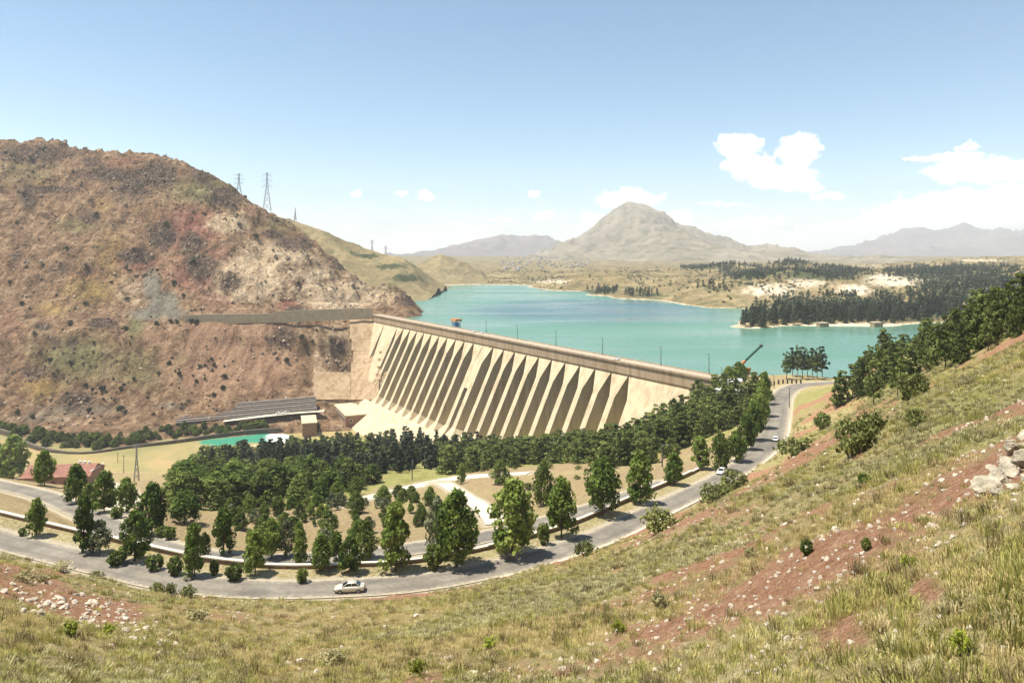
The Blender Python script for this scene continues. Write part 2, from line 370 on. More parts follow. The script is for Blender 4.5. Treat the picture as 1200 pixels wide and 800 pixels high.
def mat_concrete(name, col, stain=0.5):
    m, t, b = material(name); p = t.pos()
    n = t.noise(0.05, 6, 0.65, p); f = t.noise(0.6, 5, 0.7, p); v = t.noise(1.0, 5, 0.6, t.scalev(p, (0.28, 0.28, 0.025)))
    c = t.ramp(t.math('ADD', t.math('MULTIPLY', n, 0.6), t.math('MULTIPLY', f, 0.4)),
               [(0.3, tuple(q * 0.78 for q in col)), (0.52, col), (0.75, tuple(min(1, q * 1.13) for q in col))])
    s = t.math('MULTIPLY', t.mapr(v, 0.46, 0.66), stain * 1.3, True)
    c = t.mix(s, c, tuple(q * w for q, w in zip(col, (0.62, 0.55, 0.48))))
    lift = t.new('ShaderNodeSeparateXYZ'); t.l.new(p, lift.inputs[0])
    ln = t.math('FRACT', t.math('DIVIDE', lift.outputs[2], 3.0)); ln = t.mapr(ln, 0.0, 0.09, 0.38, 0.0)    # casting lifts
    c = t.mix(ln, c, tuple(q * 0.6 for q in col))
    t.put(b.inputs['Base Color'], c); b.inputs['Roughness'].default_value = 0.9; b.inputs['Specular IOR Level'].default_value = 0.15
    t.put(b.inputs['Normal'], t.bump(f, 0.3, 0.15))
    return m

MAT = {}
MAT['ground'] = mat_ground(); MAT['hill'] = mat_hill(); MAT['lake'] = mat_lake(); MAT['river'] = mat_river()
MAT['concrete'] = mat_concrete('dam_concrete', (0.55, 0.455, 0.30)); MAT['concrete_dark'] = mat_concrete('dam_crest_concrete', (0.40, 0.30, 0.20), 0.6)
MAT['deck'] = plain('crest_paving', (0.36, 0.30, 0.22), 0.9, 0.2, 0.3)
MAT['slope_concrete'] = mat_concrete('slope_concrete', (0.41, 0.30, 0.185), 0.7)
MAT['asphalt'] = plain('asphalt', (0.205, 0.178, 0.142), 0.9, 0.22, 0.25, bump=0.02)
def mat_asphalt():
    m, t, b = material('asphalt'); p = t.pos(); n = t.noise(0.16, 6, 0.65, p); f = t.noise(1.4, 5, 0.7, p)
    c = t.ramp(t.math('ADD', t.math('MULTIPLY', n, 0.6), t.math('MULTIPLY', f, 0.4)), [(0.36, (0.135, 0.118, 0.096)), (0.5, (0.195, 0.172, 0.138)), (0.64, (0.26, 0.232, 0.188))])
    a = t.math('ABSOLUTE', t.attr('across')); lane = t.mapr(t.math('ABSOLUTE', t.math('SUBTRACT', a, 0.42)), 0.0, 0.2, 0.35, 0.0)
    c = t.mix(lane, c, (0.10, 0.09, 0.075))
    patch = t.mapr(t.noise(0.07, 2, 0.4, p, 0.3), 0.60, 0.63, 0, 0.4); c = t.mix(patch, c, (0.095, 0.088, 0.08))
    ed = t.mapr(t.math('ADD', a, t.math('MULTIPLY', t.math('SUBTRACT', f, 0.5), 0.7)), 0.72, 1.0, 0, 0.9); c = t.mix(ed, c, (0.42, 0.355, 0.25))
    t.put(b.inputs['Base Color'], c); b.inputs['Roughness'].default_value = 0.9; b.inputs['Specular IOR Level'].default_value = 0.2
    return m
MAT['asphalt'] = mat_asphalt()
MAT['path'] = plain('pale_path', (0.56, 0.49, 0.37), 0.95, 0.2, 0.5)
MAT['kerb'] = plain('kerb_stone', (0.55, 0.49, 0.38), 0.9, 0.25, 0.8)
MAT['coping'] = plain('pale_coping', (0.66, 0.60, 0.48), 0.9, 0.15, 1.2)
MAT['wallstone'] = plain('brown_wall', (0.20, 0.145, 0.10), 0.95, 0.35, 1.5, bump=0.1)
MAT['bark'] = plain('bark', (0.085, 0.062, 0.045), 0.95, 0.4, 3.0, obj=True)
MAT['leaf_broad'] = mat_leaf('broadleaf', (0.04, 0.07, 0.013), (0.14, 0.205, 0.035), (0.31, 0.36, 0.085), 0.3)
MAT['leaf_bush'] = mat_leaf('clipped_bush', (0.04, 0.06, 0.014), (0.11, 0.15, 0.03), (0.22, 0.255, 0.06), 0.2)
MAT['leaf_pine'] = mat_leaf('pine_needles', (0.04, 0.057, 0.014), (0.12, 0.152, 0.036), (0.25, 0.27, 0.08), 0.15)
MAT['leaf_dark'] = mat_leaf('dark_needles', (0.018, 0.028, 0.016), (0.05, 0.068, 0.036), (0.115, 0.135, 0.075), 0.1)
MAT['leaf_olive'] = mat_leaf('olive_leaf', (0.07, 0.085, 0.045), (0.16, 0.18, 0.095), (0.30, 0.31, 0.17), 0.25)
MAT['leaf_shrub'] = mat_leaf('shrub_leaf', (0.07, 0.08, 0.022), (0.19, 0.205, 0.06), (0.35, 0.35, 0.13), 0.2)
MAT['leaf_scrub'] = mat_leaf('dark_scrub', (0.025, 0.03, 0.013), (0.06, 0.07, 0.028), (0.13, 0.14, 0.06), 0.1)
MAT['leaf_lime'] = mat_leaf('lime_leaf', (0.14, 0.17, 0.02), (0.30, 0.34, 0.04), (0.5, 0.5, 0.09), 0.3)
MAT['grass_dry'] = mat_leaf('dry_grass', (0.31, 0.235, 0.09), (0.57, 0.455, 0.20), (0.78, 0.65, 0.34), 0.3)
MAT['grass_green'] = mat_leaf('green_grass', (0.19, 0.19, 0.042), (0.38, 0.36, 0.10), (0.60, 0.54, 0.20), 0.3)
MAT['grass_sage'] = mat_leaf('sage', (0.20, 0.18, 0.078), (0.37, 0.335, 0.16), (0.55, 0.50, 0.28), 0.2)
MAT['stone'] = plain('pale_stone', (0.50, 0.43, 0.33), 0.95, 0.4, 2.0, bump=0.05, obj=True)
MAT['outcrop'] = plain('outcrop_stone', (0.40, 0.345, 0.25), 0.95, 0.6, 2.2, bump=0.25)
MAT['steel'] = plain('galvanised_steel', (0.30, 0.31, 0.31), 0.6, 0.2, 1.0, 0.4)
MAT['glass'] = plain('dark_glass', (0.02, 0.025, 0.03), 0.1, 0.1, 1.0, spec=0.6)
MAT['tyre'] = plain('tyre_rubber', (0.018, 0.018, 0.018), 0.85, 0.1)
MAT['silver'] = plain('silver_paint', (0.56, 0.53, 0.44), 0.3, 0.05, 1, 0.2, 0.5)
MAT['white_paint'] = plain('white_paint', (0.78, 0.77, 0.73), 0.3, 0.05, 1, 0.0, 0.5)
MAT['red_lamp'] = plain('red_lamp', (0.4, 0.02, 0.02), 0.3)
MAT['dark'] = plain('dark_trim', (0.03, 0.03, 0.03), 0.7)
MAT['roof_white'] = plain('cream_roof', (0.50, 0.42, 0.28), 0.85, 0.18, 0.25)
MAT['brick'] = plain('brown_brick', (0.27, 0.155, 0.10), 0.9, 0.25, 1.2)
MAT['roof_red'] = plain('red_roof', (0.25, 0.115, 0.08), 0.85, 0.45, 0.9)
MAT['orange'] = plain('orange_paint', (0.42, 0.18, 0.06), 0.5, 0.12)
MAT['blue'] = plain('blue_paint', (0.05, 0.19, 0.42), 0.5, 0.12)
MAT['crane_green'] = plain('crane_green', (0.02, 0.075, 0.045), 0.5, 0.15)
MAT['terrace'] = plain('terrace_dark', (0.115, 0.095, 0.08), 0.95, 0.3, 0.4)
MAT['terrace_lite'] = plain('terrace_lite', (0.17, 0.145, 0.12), 0.95, 0.3, 0.4)
MAT['masonry'] = plain('roadside_masonry', (0.42, 0.335, 0.225), 0.95, 0.2, 0.3)
MAT['quay'] = plain('quay_stone', (0.115, 0.095, 0.07), 0.95, 0.35, 0.3)

# ------------------------------------------------------------------ terrain heights
def roadpts(rows): return [tuple(P(px, py, F * z / (py - HY))) for px, py, z in rows]     # rows: pixel and drop below the eye
ROAD = spline(roadpts([(-260, 560, 45.5), (-120, 600, 48), (0, 632, 49.5), (100, 657, 50), (200, 680, 50), (300, 690, 50), (411, 688, 50), (500, 681, 50), (600, 661, 50), (700, 630, 51),
                       (760, 602, 52), (800, 583, 53), (845, 561, 54.5), (880, 538, 56), (903, 513, 57.5), (911, 484, 58.8), (917, 463, 59.8), (932, 453, 60), (960, 449.5, 60), (1010, 447.5, 60)]), 3.0)
LOWER = spline(roadpts([(-140, 540, 70), (-60, 554, 67.5), (0, 568, 65), (50, 580, 62.5), (90, 597, 60), (135, 617, 57.5), (180, 637, 55.5), (230, 650, 54.8), (300, 657, 54.5), (400, 653, 54.5), (500, 640, 54.8), (590, 624, 55.2), (700, 594, 55.6), (780, 566, 56)]), 3.0)
RW = 3.1
def road_half(y): return RW + 1.3 * sstep(170, 240, y)

g_ctrl = [(0, -25, 68), (-40, -25, 66), (40, -25, 76), (0, 0, CAMZ - 2.2), (-30, 0, CAMZ - 6), (30, 0, CAMZ + 9)]
fan = [(-520, 495, 175), (-300, 556, 150), (-120, 612, 138), (0, 650, 124), (100, 673, 115.5), (200, 693, 108), (300, 702, 104.5), (411, 699, 105.5), (500, 692, 107.5), (600, 671, 113.5), (700, 641, 126),
       (760, 613, 141), (800, 595, 154), (850, 575, 171), (890, 548, 196), (930, 513, 226), (1000, 486, 208), (1100, 437, 152), (1200, 388, 126), (1320, 335, 115), (1500, 262, 100), (1800, 170, 80)]
H0 = 4.0
for px, ye, de in fan:
    ze = -(ye - HY) / F * de; k = (ze + H0) / de
    for d in (5, 11, 22, 42, 70):
        if d < de * 0.8:
            bul = 0.006 * d * math.sin(math.pi * d / de)
            g_ctrl.append((d * (px - 600) / F, d, CAMZ - H0 + k * d + bul * 0.6))
    g_ctrl.append(tuple(P(px, ye, de)))
gp = [  # slope behind the right-hand brow, road cutting, dam abutment
    (955, 472, 268), (965, 455, 312), (980, 478, 228), (1040, 452, 200), (1100, 425, 172), (1200, 372, 150), (1200, 368, 200), (1100, 402, 230), (1020, 432, 262), (1300, 330, 200), (1500, 280, 220),
    (870, 500, 262), (850, 482, 305), (800, 492, 318), (760, 512, 335), (700, 532, 335), (600, 541, 352), (500, 543, 382), (455, 556, 305), (660, 553, 255), (655, 570, 205), (700, 560, 215), (560, 580, 222), (480, 600, 187), (430, 622, 166), (350, 640, 147),
    (760, 555, 205), (820, 528, 235), (780, 540, 250), (600, 600, 178), (250, 600, 205), (250, 570, 300), (350, 570, 285), (330, 545, 400), (400, 540, 420),
    (420, 513, 600), (470, 512, 590), (520, 520, 545), (560, 527, 500), (620, 527, 450), (690, 523, 410),
    (75, 572, 392), (20, 575, 370), (-80, 575, 370), (140, 567, 380), (200, 563, 400), (60, 578, 300), (-60, 585, 290), (-200, 575, 300), (300, 538, 480), (360, 519, 575),
    (-300, 565, 420), (-200, 555, 480)]
g_ctrl += [tuple(P(*q)) for q in gp]
for px in (-300, -150, 0, 80, 160, 240, 310):                       # river near bank and bed (water at z = -85)
    bankd = np.interp(px, [-300, 0, 40, 110, 160, 200, 260, 300, 335], [590, 560, 545, 513, 505, 500, 512, 540, 560])
    g_ctrl.append((bankd * (px - 600) / F, bankd - 6, -83.0)); g_ctrl.append(((bankd + 30) * (px - 600) / F, bankd + 25, -89.0)); g_ctrl.append(((bankd + 110) * (px - 600) / F, bankd + 110, -88.0))
g_ctrl += [(118, 372, 4), (112, 392, 0), (150, 372, 4.3), (180, 372, 2), (220, 360, 0), (150, 405, -10), (240, 420, -12), (330, 420, -5), (420, 420, 0), (120, 430, -15), (60, 520, -20), (0, 640, -25), (-60, 760, -25), (100, 760, -25), (300, 700, -25), (-20, 900, -25), (500, 700, -20), (560, 420, 0),
           (-140, 700, -78), (-90, 640, -78)]
for q in ROAD[::6]: g_ctrl.append(tuple(q))
for q in LOWER[::7]: g_ctrl.append(tuple(q))
G0 = RBF(g_ctrl, 3.0)
def surface_line(pix, step):              # a line of photo pixels laid on the bare terrain
    out = []
    for px, py in pix:
        d = np.geomspace(60, 700, 1500); x = d * (px - 600) / F; h = G0(x, d); z = CAMZ - d * (py - HY) / F; k = int(np.argmax(h >= z)); out.append((x[k], d[k], h[k]))
    q = spline(out, step); q[:, 2] = G0(q[:, 0], q[:, 1]); return q
PATH1 = surface_line([(400, 590), (440, 581), (480, 571), (530, 561), (570, 557), (620, 554)], 4.0)
PATH2 = surface_line([(520, 566), (540, 578), (560, 591), (575, 604), (583, 614)], 4.0)
PATH3 = surface_line([(116, 556), (135, 568), (150, 580), (137, 595), (128, 611)], 4.0)

def ground_z(x, y, detail=True):
    x = np.asarray(x, float); y = np.asarray(y, float); z = G0(x, y); r = np.hypot(x, y)
    if detail:
        ro_ = np.abs(near_line(x, y, ROAD)[0])
        z = z + (fbm(x, y, 22, 4, 3) - 0.5) * 2.6 * sstep(10, 60, r) * sstep(6, 45, ro_) + (fbm(x, y, 3.2, 4, 11) - 0.5) * 0.75 + (ridged(x, y, 1.1, 2, 21) - 0.5) * 0.16 * (1 - sstep(30, 90, r))
    tm = np.exp(-((x + 36) / 42) ** 4 - ((y - 205) / 46) ** 4); q = z / 1.5; z = z + tm * 1.5 * (np.floor(q) + sstep(0.62, 0.98, q - np.floor(q)) - q)
    for line, lo, hi, bl, bu in ((PATH1, -3, 3, 6, 6), (PATH2, -3.0, 3.0, 6, 6), (PATH3, -3.4, 3.4, 7, 7), (LOWER, -3.6, 3.6, 5, 5), (ROAD, None, 8.6, 3.0, 3.2)):
        o, zl = near_line(x, y, line)
        if lo is None: lo = -(road_half(y) + 0.6)
        w = np.where(o < 0, 1 - sstep(0, bl, lo - o), 1 - sstep(0, bu, o - hi))
        z = z * (1 - w) + (zl - 0.10) * w
    return z

def raycast(px, py, fn, d0=4, d1=950, n=1500):
    if getattr(fn, 'base', None) is not None:                        # bracket the hit on the bare terrain first
        d = np.geomspace(d0, d1, 700); x = d * (px - 600) / F; k = int(np.argmax(fn.base(x, d) >= CAMZ - d * (py - HY) / F))
        if k > 0:
            q = raycast(px, py, fn.full, max(d0, d[k] * 0.86 - 3), d[k] * 1.14 + 4, 150)
            if q is not None: return q
        return raycast(px, py, fn.full, d0, d1, n)
    d = np.geomspace(d0, d1, n); x = d * (px - 600) / F; z = CAMZ - d * (py - HY) / F
    h = fn(x, d); k = np.argmax(h >= z)
    if h[k] < z[k]: return None
    if k == 0: return Vector((x[0], d[0], h[0]))
    a = (z[k - 1] - h[k - 1]); b = (h[k] - z[k]); t = a / max(1e-9, a + b); dd = d[k - 1] + t * (d[k] - d[k - 1])
    xx = dd * (px - 600) / F
    return Vector((xx, dd, float(fn(np.array([xx]), np.array([dd]))[0])))

# --- the rocky hill across the river
h_ctrl = []
def col(px, rows):
    for py, d in rows: h_ctrl.append(tuple(P(px, py, d)))
std = [(508, 624), (492, 640), (470, 658), (420, 690), (384, 712), (380, 724), (340, 762), (300, 800), (260, 842), (220, 890)]
col(-420, [(500, 660), (470, 680), (380, 735), (300, 815), (220, 900), (150, 1010), (160, 1150), (250, 1400)])
col(-200, [(497, 640), (470, 668), (380, 722), (300, 805), (220, 890), (158, 985), (170, 1120), (260, 1400)])
col(-60, std + [(158, 985), (172, 1120), (260, 1400)])
col(30, [(519, 588), (492, 640), (470, 660)] + std[3:] + [(163, 985), (176, 1110), (260, 1400)])
col(90, [(533, 560), (500, 622), (470, 660)] + std[3:] + [(176, 968), (192, 1100), (265, 1400)])
col(155, [(525, 573), (495, 628), (470, 658)] + std[3:] + [(177, 960), (200, 1100), (270, 1400)])
col(215, [(516, 600), (497, 626), (478, 645), (420, 692), (378, 724), (368, 738), (340, 766), (300, 806), (260, 850), (190, 935), (215, 1080), (275, 1400)])
col(250, [(511, 606), (495, 628), (472, 652), (420, 698), (372, 730), (362, 748), (300, 812), (250, 862), (201, 915), (235, 1080), (280, 1400)])
col(310, [(505, 622), (488, 640), (468, 664), (420, 704), (370, 740), (360, 756), (300, 818), (240, 880), (265, 1060), (290, 1400)])
col(370, [(505, 625), (482, 655), (466, 682), (420, 718), (373, 750), (360, 768), (310, 822), (275, 862), (295, 1050), (310, 1400)])
col(420, [(505, 630), (488, 665), (470, 690), (420, 726), (374, 756), (362, 778), (330, 822), (301, 852), (318, 1050)])
col(455, [(418, 700), (440, 676), (364, 775), (345, 815), (327, 850), (345, 1000)])
col(484, [(360, 800), (353, 838), (370, 900)])
h_ctrl += [(-100, 830, -8), (-60, 800, -25), (-40, 700, -80), (-60, 900, -20), (0, 1000, -20), (-150, 1100, -10), (-100, 660, -82), (-150, 640, -82), (-60, 620, -90), (-200, 600, -88)]
H1 = RBF(h_ctrl, 8.0)
def blobs(px, py, lst):
    v = np.zeros_like(px)
    for cx, cy, rx, ry, w in lst: v = np.maximum(v, w * np.exp(-((px - cx) / rx) ** 2 - ((py - cy) / ry) ** 2))
    return v
ROCKS = [(40, 180, 60, 14, .8), (110, 190, 20, 12, .6), (30, 225, 18, 25, .6), (35, 235, 12, 14, .8), (60, 222, 40, 6, .8), (130, 205, 45, 10, .9), (160, 215, 30, 10, .8), (185, 205, 28, 18, 1), (150, 225, 40, 20, .6), (190, 275, 22, 20, .9), (160, 300, 28, 12, .9), (235, 205, 16, 14, .8), (265, 230, 22, 16, .9),
         (345, 285, 30, 12, .8), (320, 275, 20, 8, .7), (235, 312, 24, 20, .9), (270, 330, 18, 14, .8), (225, 285, 20, 16, .8), (400, 310, 26, 14, .6), (440, 330, 20, 10, .6), (105, 255, 16, 10, .7), (60, 400, 25, 14, .5), (85, 400, 10, 8, .8), (40, 435, 25, 14, .6), (90, 470, 30, 16, .8), (118, 378, 18, 6, 1.2), (50, 382, 14, 5, .9), (70, 440, 12, 8, .7), (330, 395, 24, 18, .7), (345, 365, 15, 10, .8), (396, 410, 17, 22, .8), (478, 350, 12, 12, .8), (410, 432, 18, 6, .8), (20, 300, 22, 12, .5), (75, 315, 30, 12, .5)]
def hill_masks(x, y, z):
    px, py = proj(x, y, z)
    conc = sstep(362, 372, px) * sstep(376, 382, py) * (1 - sstep(468, 476, py)) * (1 - sstep(452, 458, px)) * (1 - np.clip(blobs(px, py, [(395, 405, 20, 26, 1.6)]), 0, 1))
    return px, py, conc
def hill_z(x, y, detail=True):
    z = H1(x, y)
    if not detail: return z
    px, py, conc = hill_masks(x, y, z)
    rk = blobs(px, py, ROCKS); hi = 1 - sstep(370, 470, py)
    smooth = np.clip(np.maximum(conc, blobs(px, py, [(280, 430, 60, 45, 0.75), (180, 345, 22, 25, .5)])), 0, 0.93)
    n = (ridged(x, y, 95, 5, 5) - 0.70) * 34 * (0.35 + 0.65 * hi) + (ridged(x + 0.45 * y, y * 0.5, 30, 4, 15) - 0.62) * 13
    n = n + (ridged(x, y, 15, 4, 25) - 0.60) * (6.0 + 13 * rk) + (fbm(x, y, 5, 3, 35) - 0.5) * (3.2 + 4 * rk)
    n = n - hi * (5.0 + 15.0 * sstep(215, 320, px) * (1 - sstep(430, 475, px))); base = sstep(-84, -66, z)
    edge = sstep(485, 440, px) * base * (0.15 + 0.85 * (1 - sstep(-20, 60, 360 - np.abs(py - 372) * 14)))    # the bench road at crest level stays even
    return z + n * (1 - smooth) * edge

# --- far shore
f_ctrl = [tuple(P(*q)) for q in [(900, 373, 730), (872, 380, 690), (930, 372, 745), (1000, 370, 760), (1060, 366, 770), (1100, 360, 770), (930, 321, 1200), (915, 322, 1220), (960, 326, 1180), (870, 335, 1060), (1000, 333, 1150), (1050, 347, 1000), (880, 348, 960), (850, 346, 960), (830, 350, 985),
          (860, 316, 1700), (825, 322, 1650), (900, 313, 1800), (940, 313, 1750), (970, 318, 1600), (740, 330, 1500), (690, 326, 1700), (650, 329, 1750), (1100, 322, 1600), (1050, 318, 1700), (1000, 322, 1700), (1200, 303, 1800), (1150, 304, 1900), (1100, 309, 2000), (1150, 338, 1100), (1200, 328, 900), (1200, 352, 720), (1150, 362, 760), (1090, 340, 1050), (1180, 316, 1300), (760, 338, 1300), (700, 334, 1450), (800, 345, 1080), (750, 342, 1180)]]
shore = [(480, 337), (520, 334.3), (560, 333.5), (590, 333.8), (620, 337), (650, 340.5), (690, 346), (720, 349.5), (750, 351), (800, 357), (835, 361), (863, 384), (900, 384), (950, 382), (1000, 382.5), (1050, 382), (1080, 379), (1130, 379)]
for px, py in shore:
    d = F * CAMZ / (py - HY); q = P(px, py, d); f_ctrl.append(tuple(q))
    f_ctrl.append((q.x * (1 - 14 / d), d - 40, -6))
f_ctrl += [(150, 800, -15), (60, 950, -15), (100, 1100, -15), (-50, 1300, -15), (0, 700, -15), (-100, 900, -15), (200, 860, -8), (260, 900, -5), (-80, 1500, -10), (250, 640, -12), (400, 640, -12), (330, 600, -14), (-200, 1250, -8), (-250, 1600, -4), (600, 560, 10), (700, 700, 25), (520, 640, -8)]
for y, zz in ((2500, 22), (3500, 35), (5000, 60), (7000, 60), (12000, 40)):
    for k in (-0.9, -0.45, -0.1, 0.25, 0.6, 1.0): f_ctrl.append((k * y, y, zz))
FS = RBF(f_ctrl, 15.0)
FAR_HILLS = [(1150, 75, [(825, 356), (850, 346), (870, 338), (890, 331), (905, 325), (925, 319), (945, 320), (965, 326), (990, 330), (1010, 335), (1040, 346), (1065, 354)]),
             (1680, 100, [(745, 333), (790, 326), (830, 315), (850, 310), (870, 311), (890, 317), (910, 312), (930, 308), (950, 311), (980, 317), (1010, 326), (1050, 331)]),
             (2000, 150, [(980, 320), (1060, 311), (1120, 305), (1160, 302), (1230, 299), (1320, 305)]),
             (1500, 70, [(620, 338), (655, 329), (690, 322), (720, 319), (750, 323), (780, 330), (800, 338)]),
             (980, 90, [(1060, 355), (1110, 342), (1150, 333), (1200, 318), (1300, 300)])]
def far_z(x, y):
    z = FS(x, y)
    for d, sg, pr in FAR_HILLS:
        q = 600 + F * np.asarray(x) / d; pr = np.array(pr, float)
        h = CAMZ - d * (np.interp(q, pr[:, 0], pr[:, 1]) - HY) / F; k = sstep(pr[0, 0] - 15, pr[0, 0] + 15, q) * (1 - sstep(pr[-1, 0] - 10, pr[-1, 0] + 30, q))
        z = np.maximum(z, z + (h - z) * k * np.exp(-((np.asarray(y) - d) / sg) ** 2))
    m = sstep(1.0, 14, z)
    return z + m * ((fbm(x, y, 240, 5, 41) - 0.5) * 8 + (ridged(x, y, 60, 5, 47) - 0.62) * 15)

# ------------------------------------------------------------------ the large structure
def structure(name, me): return tag(ob(name, me), kind='structure')

# near ground: hillside, road bench, park slope, valley floor
naz, nr = 560, 620
A = np.radians(np.linspace(-64, 64, naz)); R = np.geomspace(2.2, 1000, nr)
aa, rr = np.meshgrid(A, R, indexing='ij'); gx = rr * np.sin(aa); gy = rr * np.cos(aa)
gz = ground_z(gx, gy)
px, py = proj(gx, gy, gz)
ro, _ = near_line(gx, gy, ROAD); lo_, _ = near_line(gx, gy, LOWER)
p1 = np.minimum(np.abs(near_line(gx, gy, PATH1)[0]), np.minimum(np.abs(near_line(gx, gy, PATH2)[0]), np.abs(near_line(gx, gy, PATH3)[0])))
uphill = (ro < -2)
def soil_mask(x, y):
    a = fbm(x, y, 26, 5, 61); b = fbm(x + 0.6 * y, y * 0.5, 7, 4, 67)
    return sstep(0.50, 0.66, 0.6 * a + 0.4 * b + 0.02)
soil = soil_mask(gx, gy) * np.where(uphill, 1.0, 0.35)
soil = np.maximum(soil, blobs(px, py, [(60, 672, 70, 8, .9), (150, 688, 60, 6, .7), (20, 690, 30, 10, .7), (985, 740, 60, 40, .85), (1085, 690, 30, 22, .9), (960, 600, 30, 14, .8), (700, 668, 80, 14, .7), (1045, 475, 16, 12, .9), (1010, 480, 14, 14, .9), (975, 470, 14, 18, .75), (1090, 450, 25, 8, .8), (760, 770, 50, 15, .7)]))
soil = soil * (1 - blobs(px, py, [(30, 790, 150, 45, 1)]))
green = np.clip(fbm(gx, gy, 40, 4, 71) * 0.9 + 0.35 * blobs(px, py, [(1100, 470, 120, 60, 1), (950, 545, 60, 30, .8), (300, 690, 200, 15, .5), (600, 690, 150, 15, .6)]) - 0.05, 0, 1)
valley = (ro > 9)
earth = np.where(valley, 0.55 + 0.5 * (fbm(gx, gy, 30, 4, 81) - 0.5), 0) * (1 - sstep(420, 520, gy) * 0.2)
earth = np.where(valley & (gx > 75), earth * 0.9, earth)
def inside(px, py, poly):
    r = np.zeros(px.shape, bool); n = len(poly)
    for i in range(n):
        x0, y0 = poly[i]; x1, y1 = poly[(i + 1) % n]
        c = ((y0 > py) != (y1 > py)) & (px < (x1 - x0) * (py - y0) / (y1 - y0 + 1e-12) + x0); r ^= c
    return r
grove = inside(px, py, [(205, 556), (222, 540), (346, 508), (520, 512), (640, 505), (745, 500), (826, 445), (890, 455), (888, 495), (836, 515), (760, 540), (690, 540), (560, 552), (440, 572), (400, 592), (270, 598)]) & valley
earth = np.where(grove, earth * 0.25, earth); green = np.where(grove, 0.95, green)
dust = np.maximum(np.clip(1.25 - (np.abs(ro) - road_half(gy)) / 1.6, 0, 1) * 0.75, np.clip(1.2 - (np.abs(lo_) - 3.2) / 1.5, 0, 1) * 0.7)
dust = np.maximum(dust, np.clip(1.2 - (p1 - 3.0) / 2.0, 0, 1) * 0.6)
dust = np.maximum(dust, ((ro > 0) & (ro < 8.5)) * 0.40)
me = mesh_np('ground', np.stack([gx, gy, gz], -1).reshape(-1, 3), grid_faces(naz, nr)[:, ::-1], MAT['ground'], dict(soil=soil, green=green, earth=earth, dust=dust), True)
structure('ground', me)

def strip(name, line, hwf, dz, mat, across=8):
    n = len(line); t = np.gradient(line[:, :2], axis=0); t /= np.linalg.norm(t, axis=1)[:, None]; nn = np.stack([-t[:, 1], t[:, 0]], 1)
    V = []
    for i in range(n):
        h = hwf(line[i, 1])
        for k in range(across + 1):
            s = -h + 2 * h * k / across
            V.append((line[i, 0] + nn[i, 0] * s, line[i, 1] + nn[i, 1] * s, line[i, 2] + dz + 0.05 * (1 - (s / h) ** 2)))
    return structure(name, mesh_np(name, V, grid_faces(n, across + 1)[:, ::-1], mat, dict(across=np.tile(np.linspace(-1, 1, across + 1), n)), True))
strip('road', ROAD, road_half, 0.02, MAT['asphalt'])
strip('lower_road', LOWER, lambda y: 2.9, 0.02, MAT['asphalt'])
strip('footpath', PATH1, lambda y: 2.4, 0.03, MAT['path']); strip('footpath', PATH2, lambda y: 2.6, 0.034, MAT['path']); strip('footpath', PATH3, lambda y: 2.8, 0.03, MAT['path'])

def offset_line(line, off):
    t = np.gradient(line[:, :2], axis=0); t /= np.linalg.norm(t, axis=1)[:, None]
    o = off(line[:, 1]) if callable(off) else off
    q = line.copy(); q[:, 0] += -t[:, 1] * o; q[:, 1] += t[:, 0] * o; return q
def sweep(line, w, z0, z1):
    t = np.gradient(line[:, :2], axis=0); t /= np.linalg.norm(t, axis=1)[:, None]; b = MB()
    b.loft([[(p[0] - u[1] * s * w / 2, p[1] + u[0] * s * w / 2, p[2] + z) for s, z in ((-1, z0), (1, z0), (1, z1), (-1, z1))] for p, u in zip(line, t)])
    return b
# low kerb on the uphill side of the road
ke = offset_line(ROAD, lambda y: -(road_half(y) + 0.35))
structure('kerb', sweep(ke[(ke[:, 1] < 262) & (ke[:, 0] > -2)], 0.45, -0.35, 0.13).mesh('kerb', MAT['kerb']))

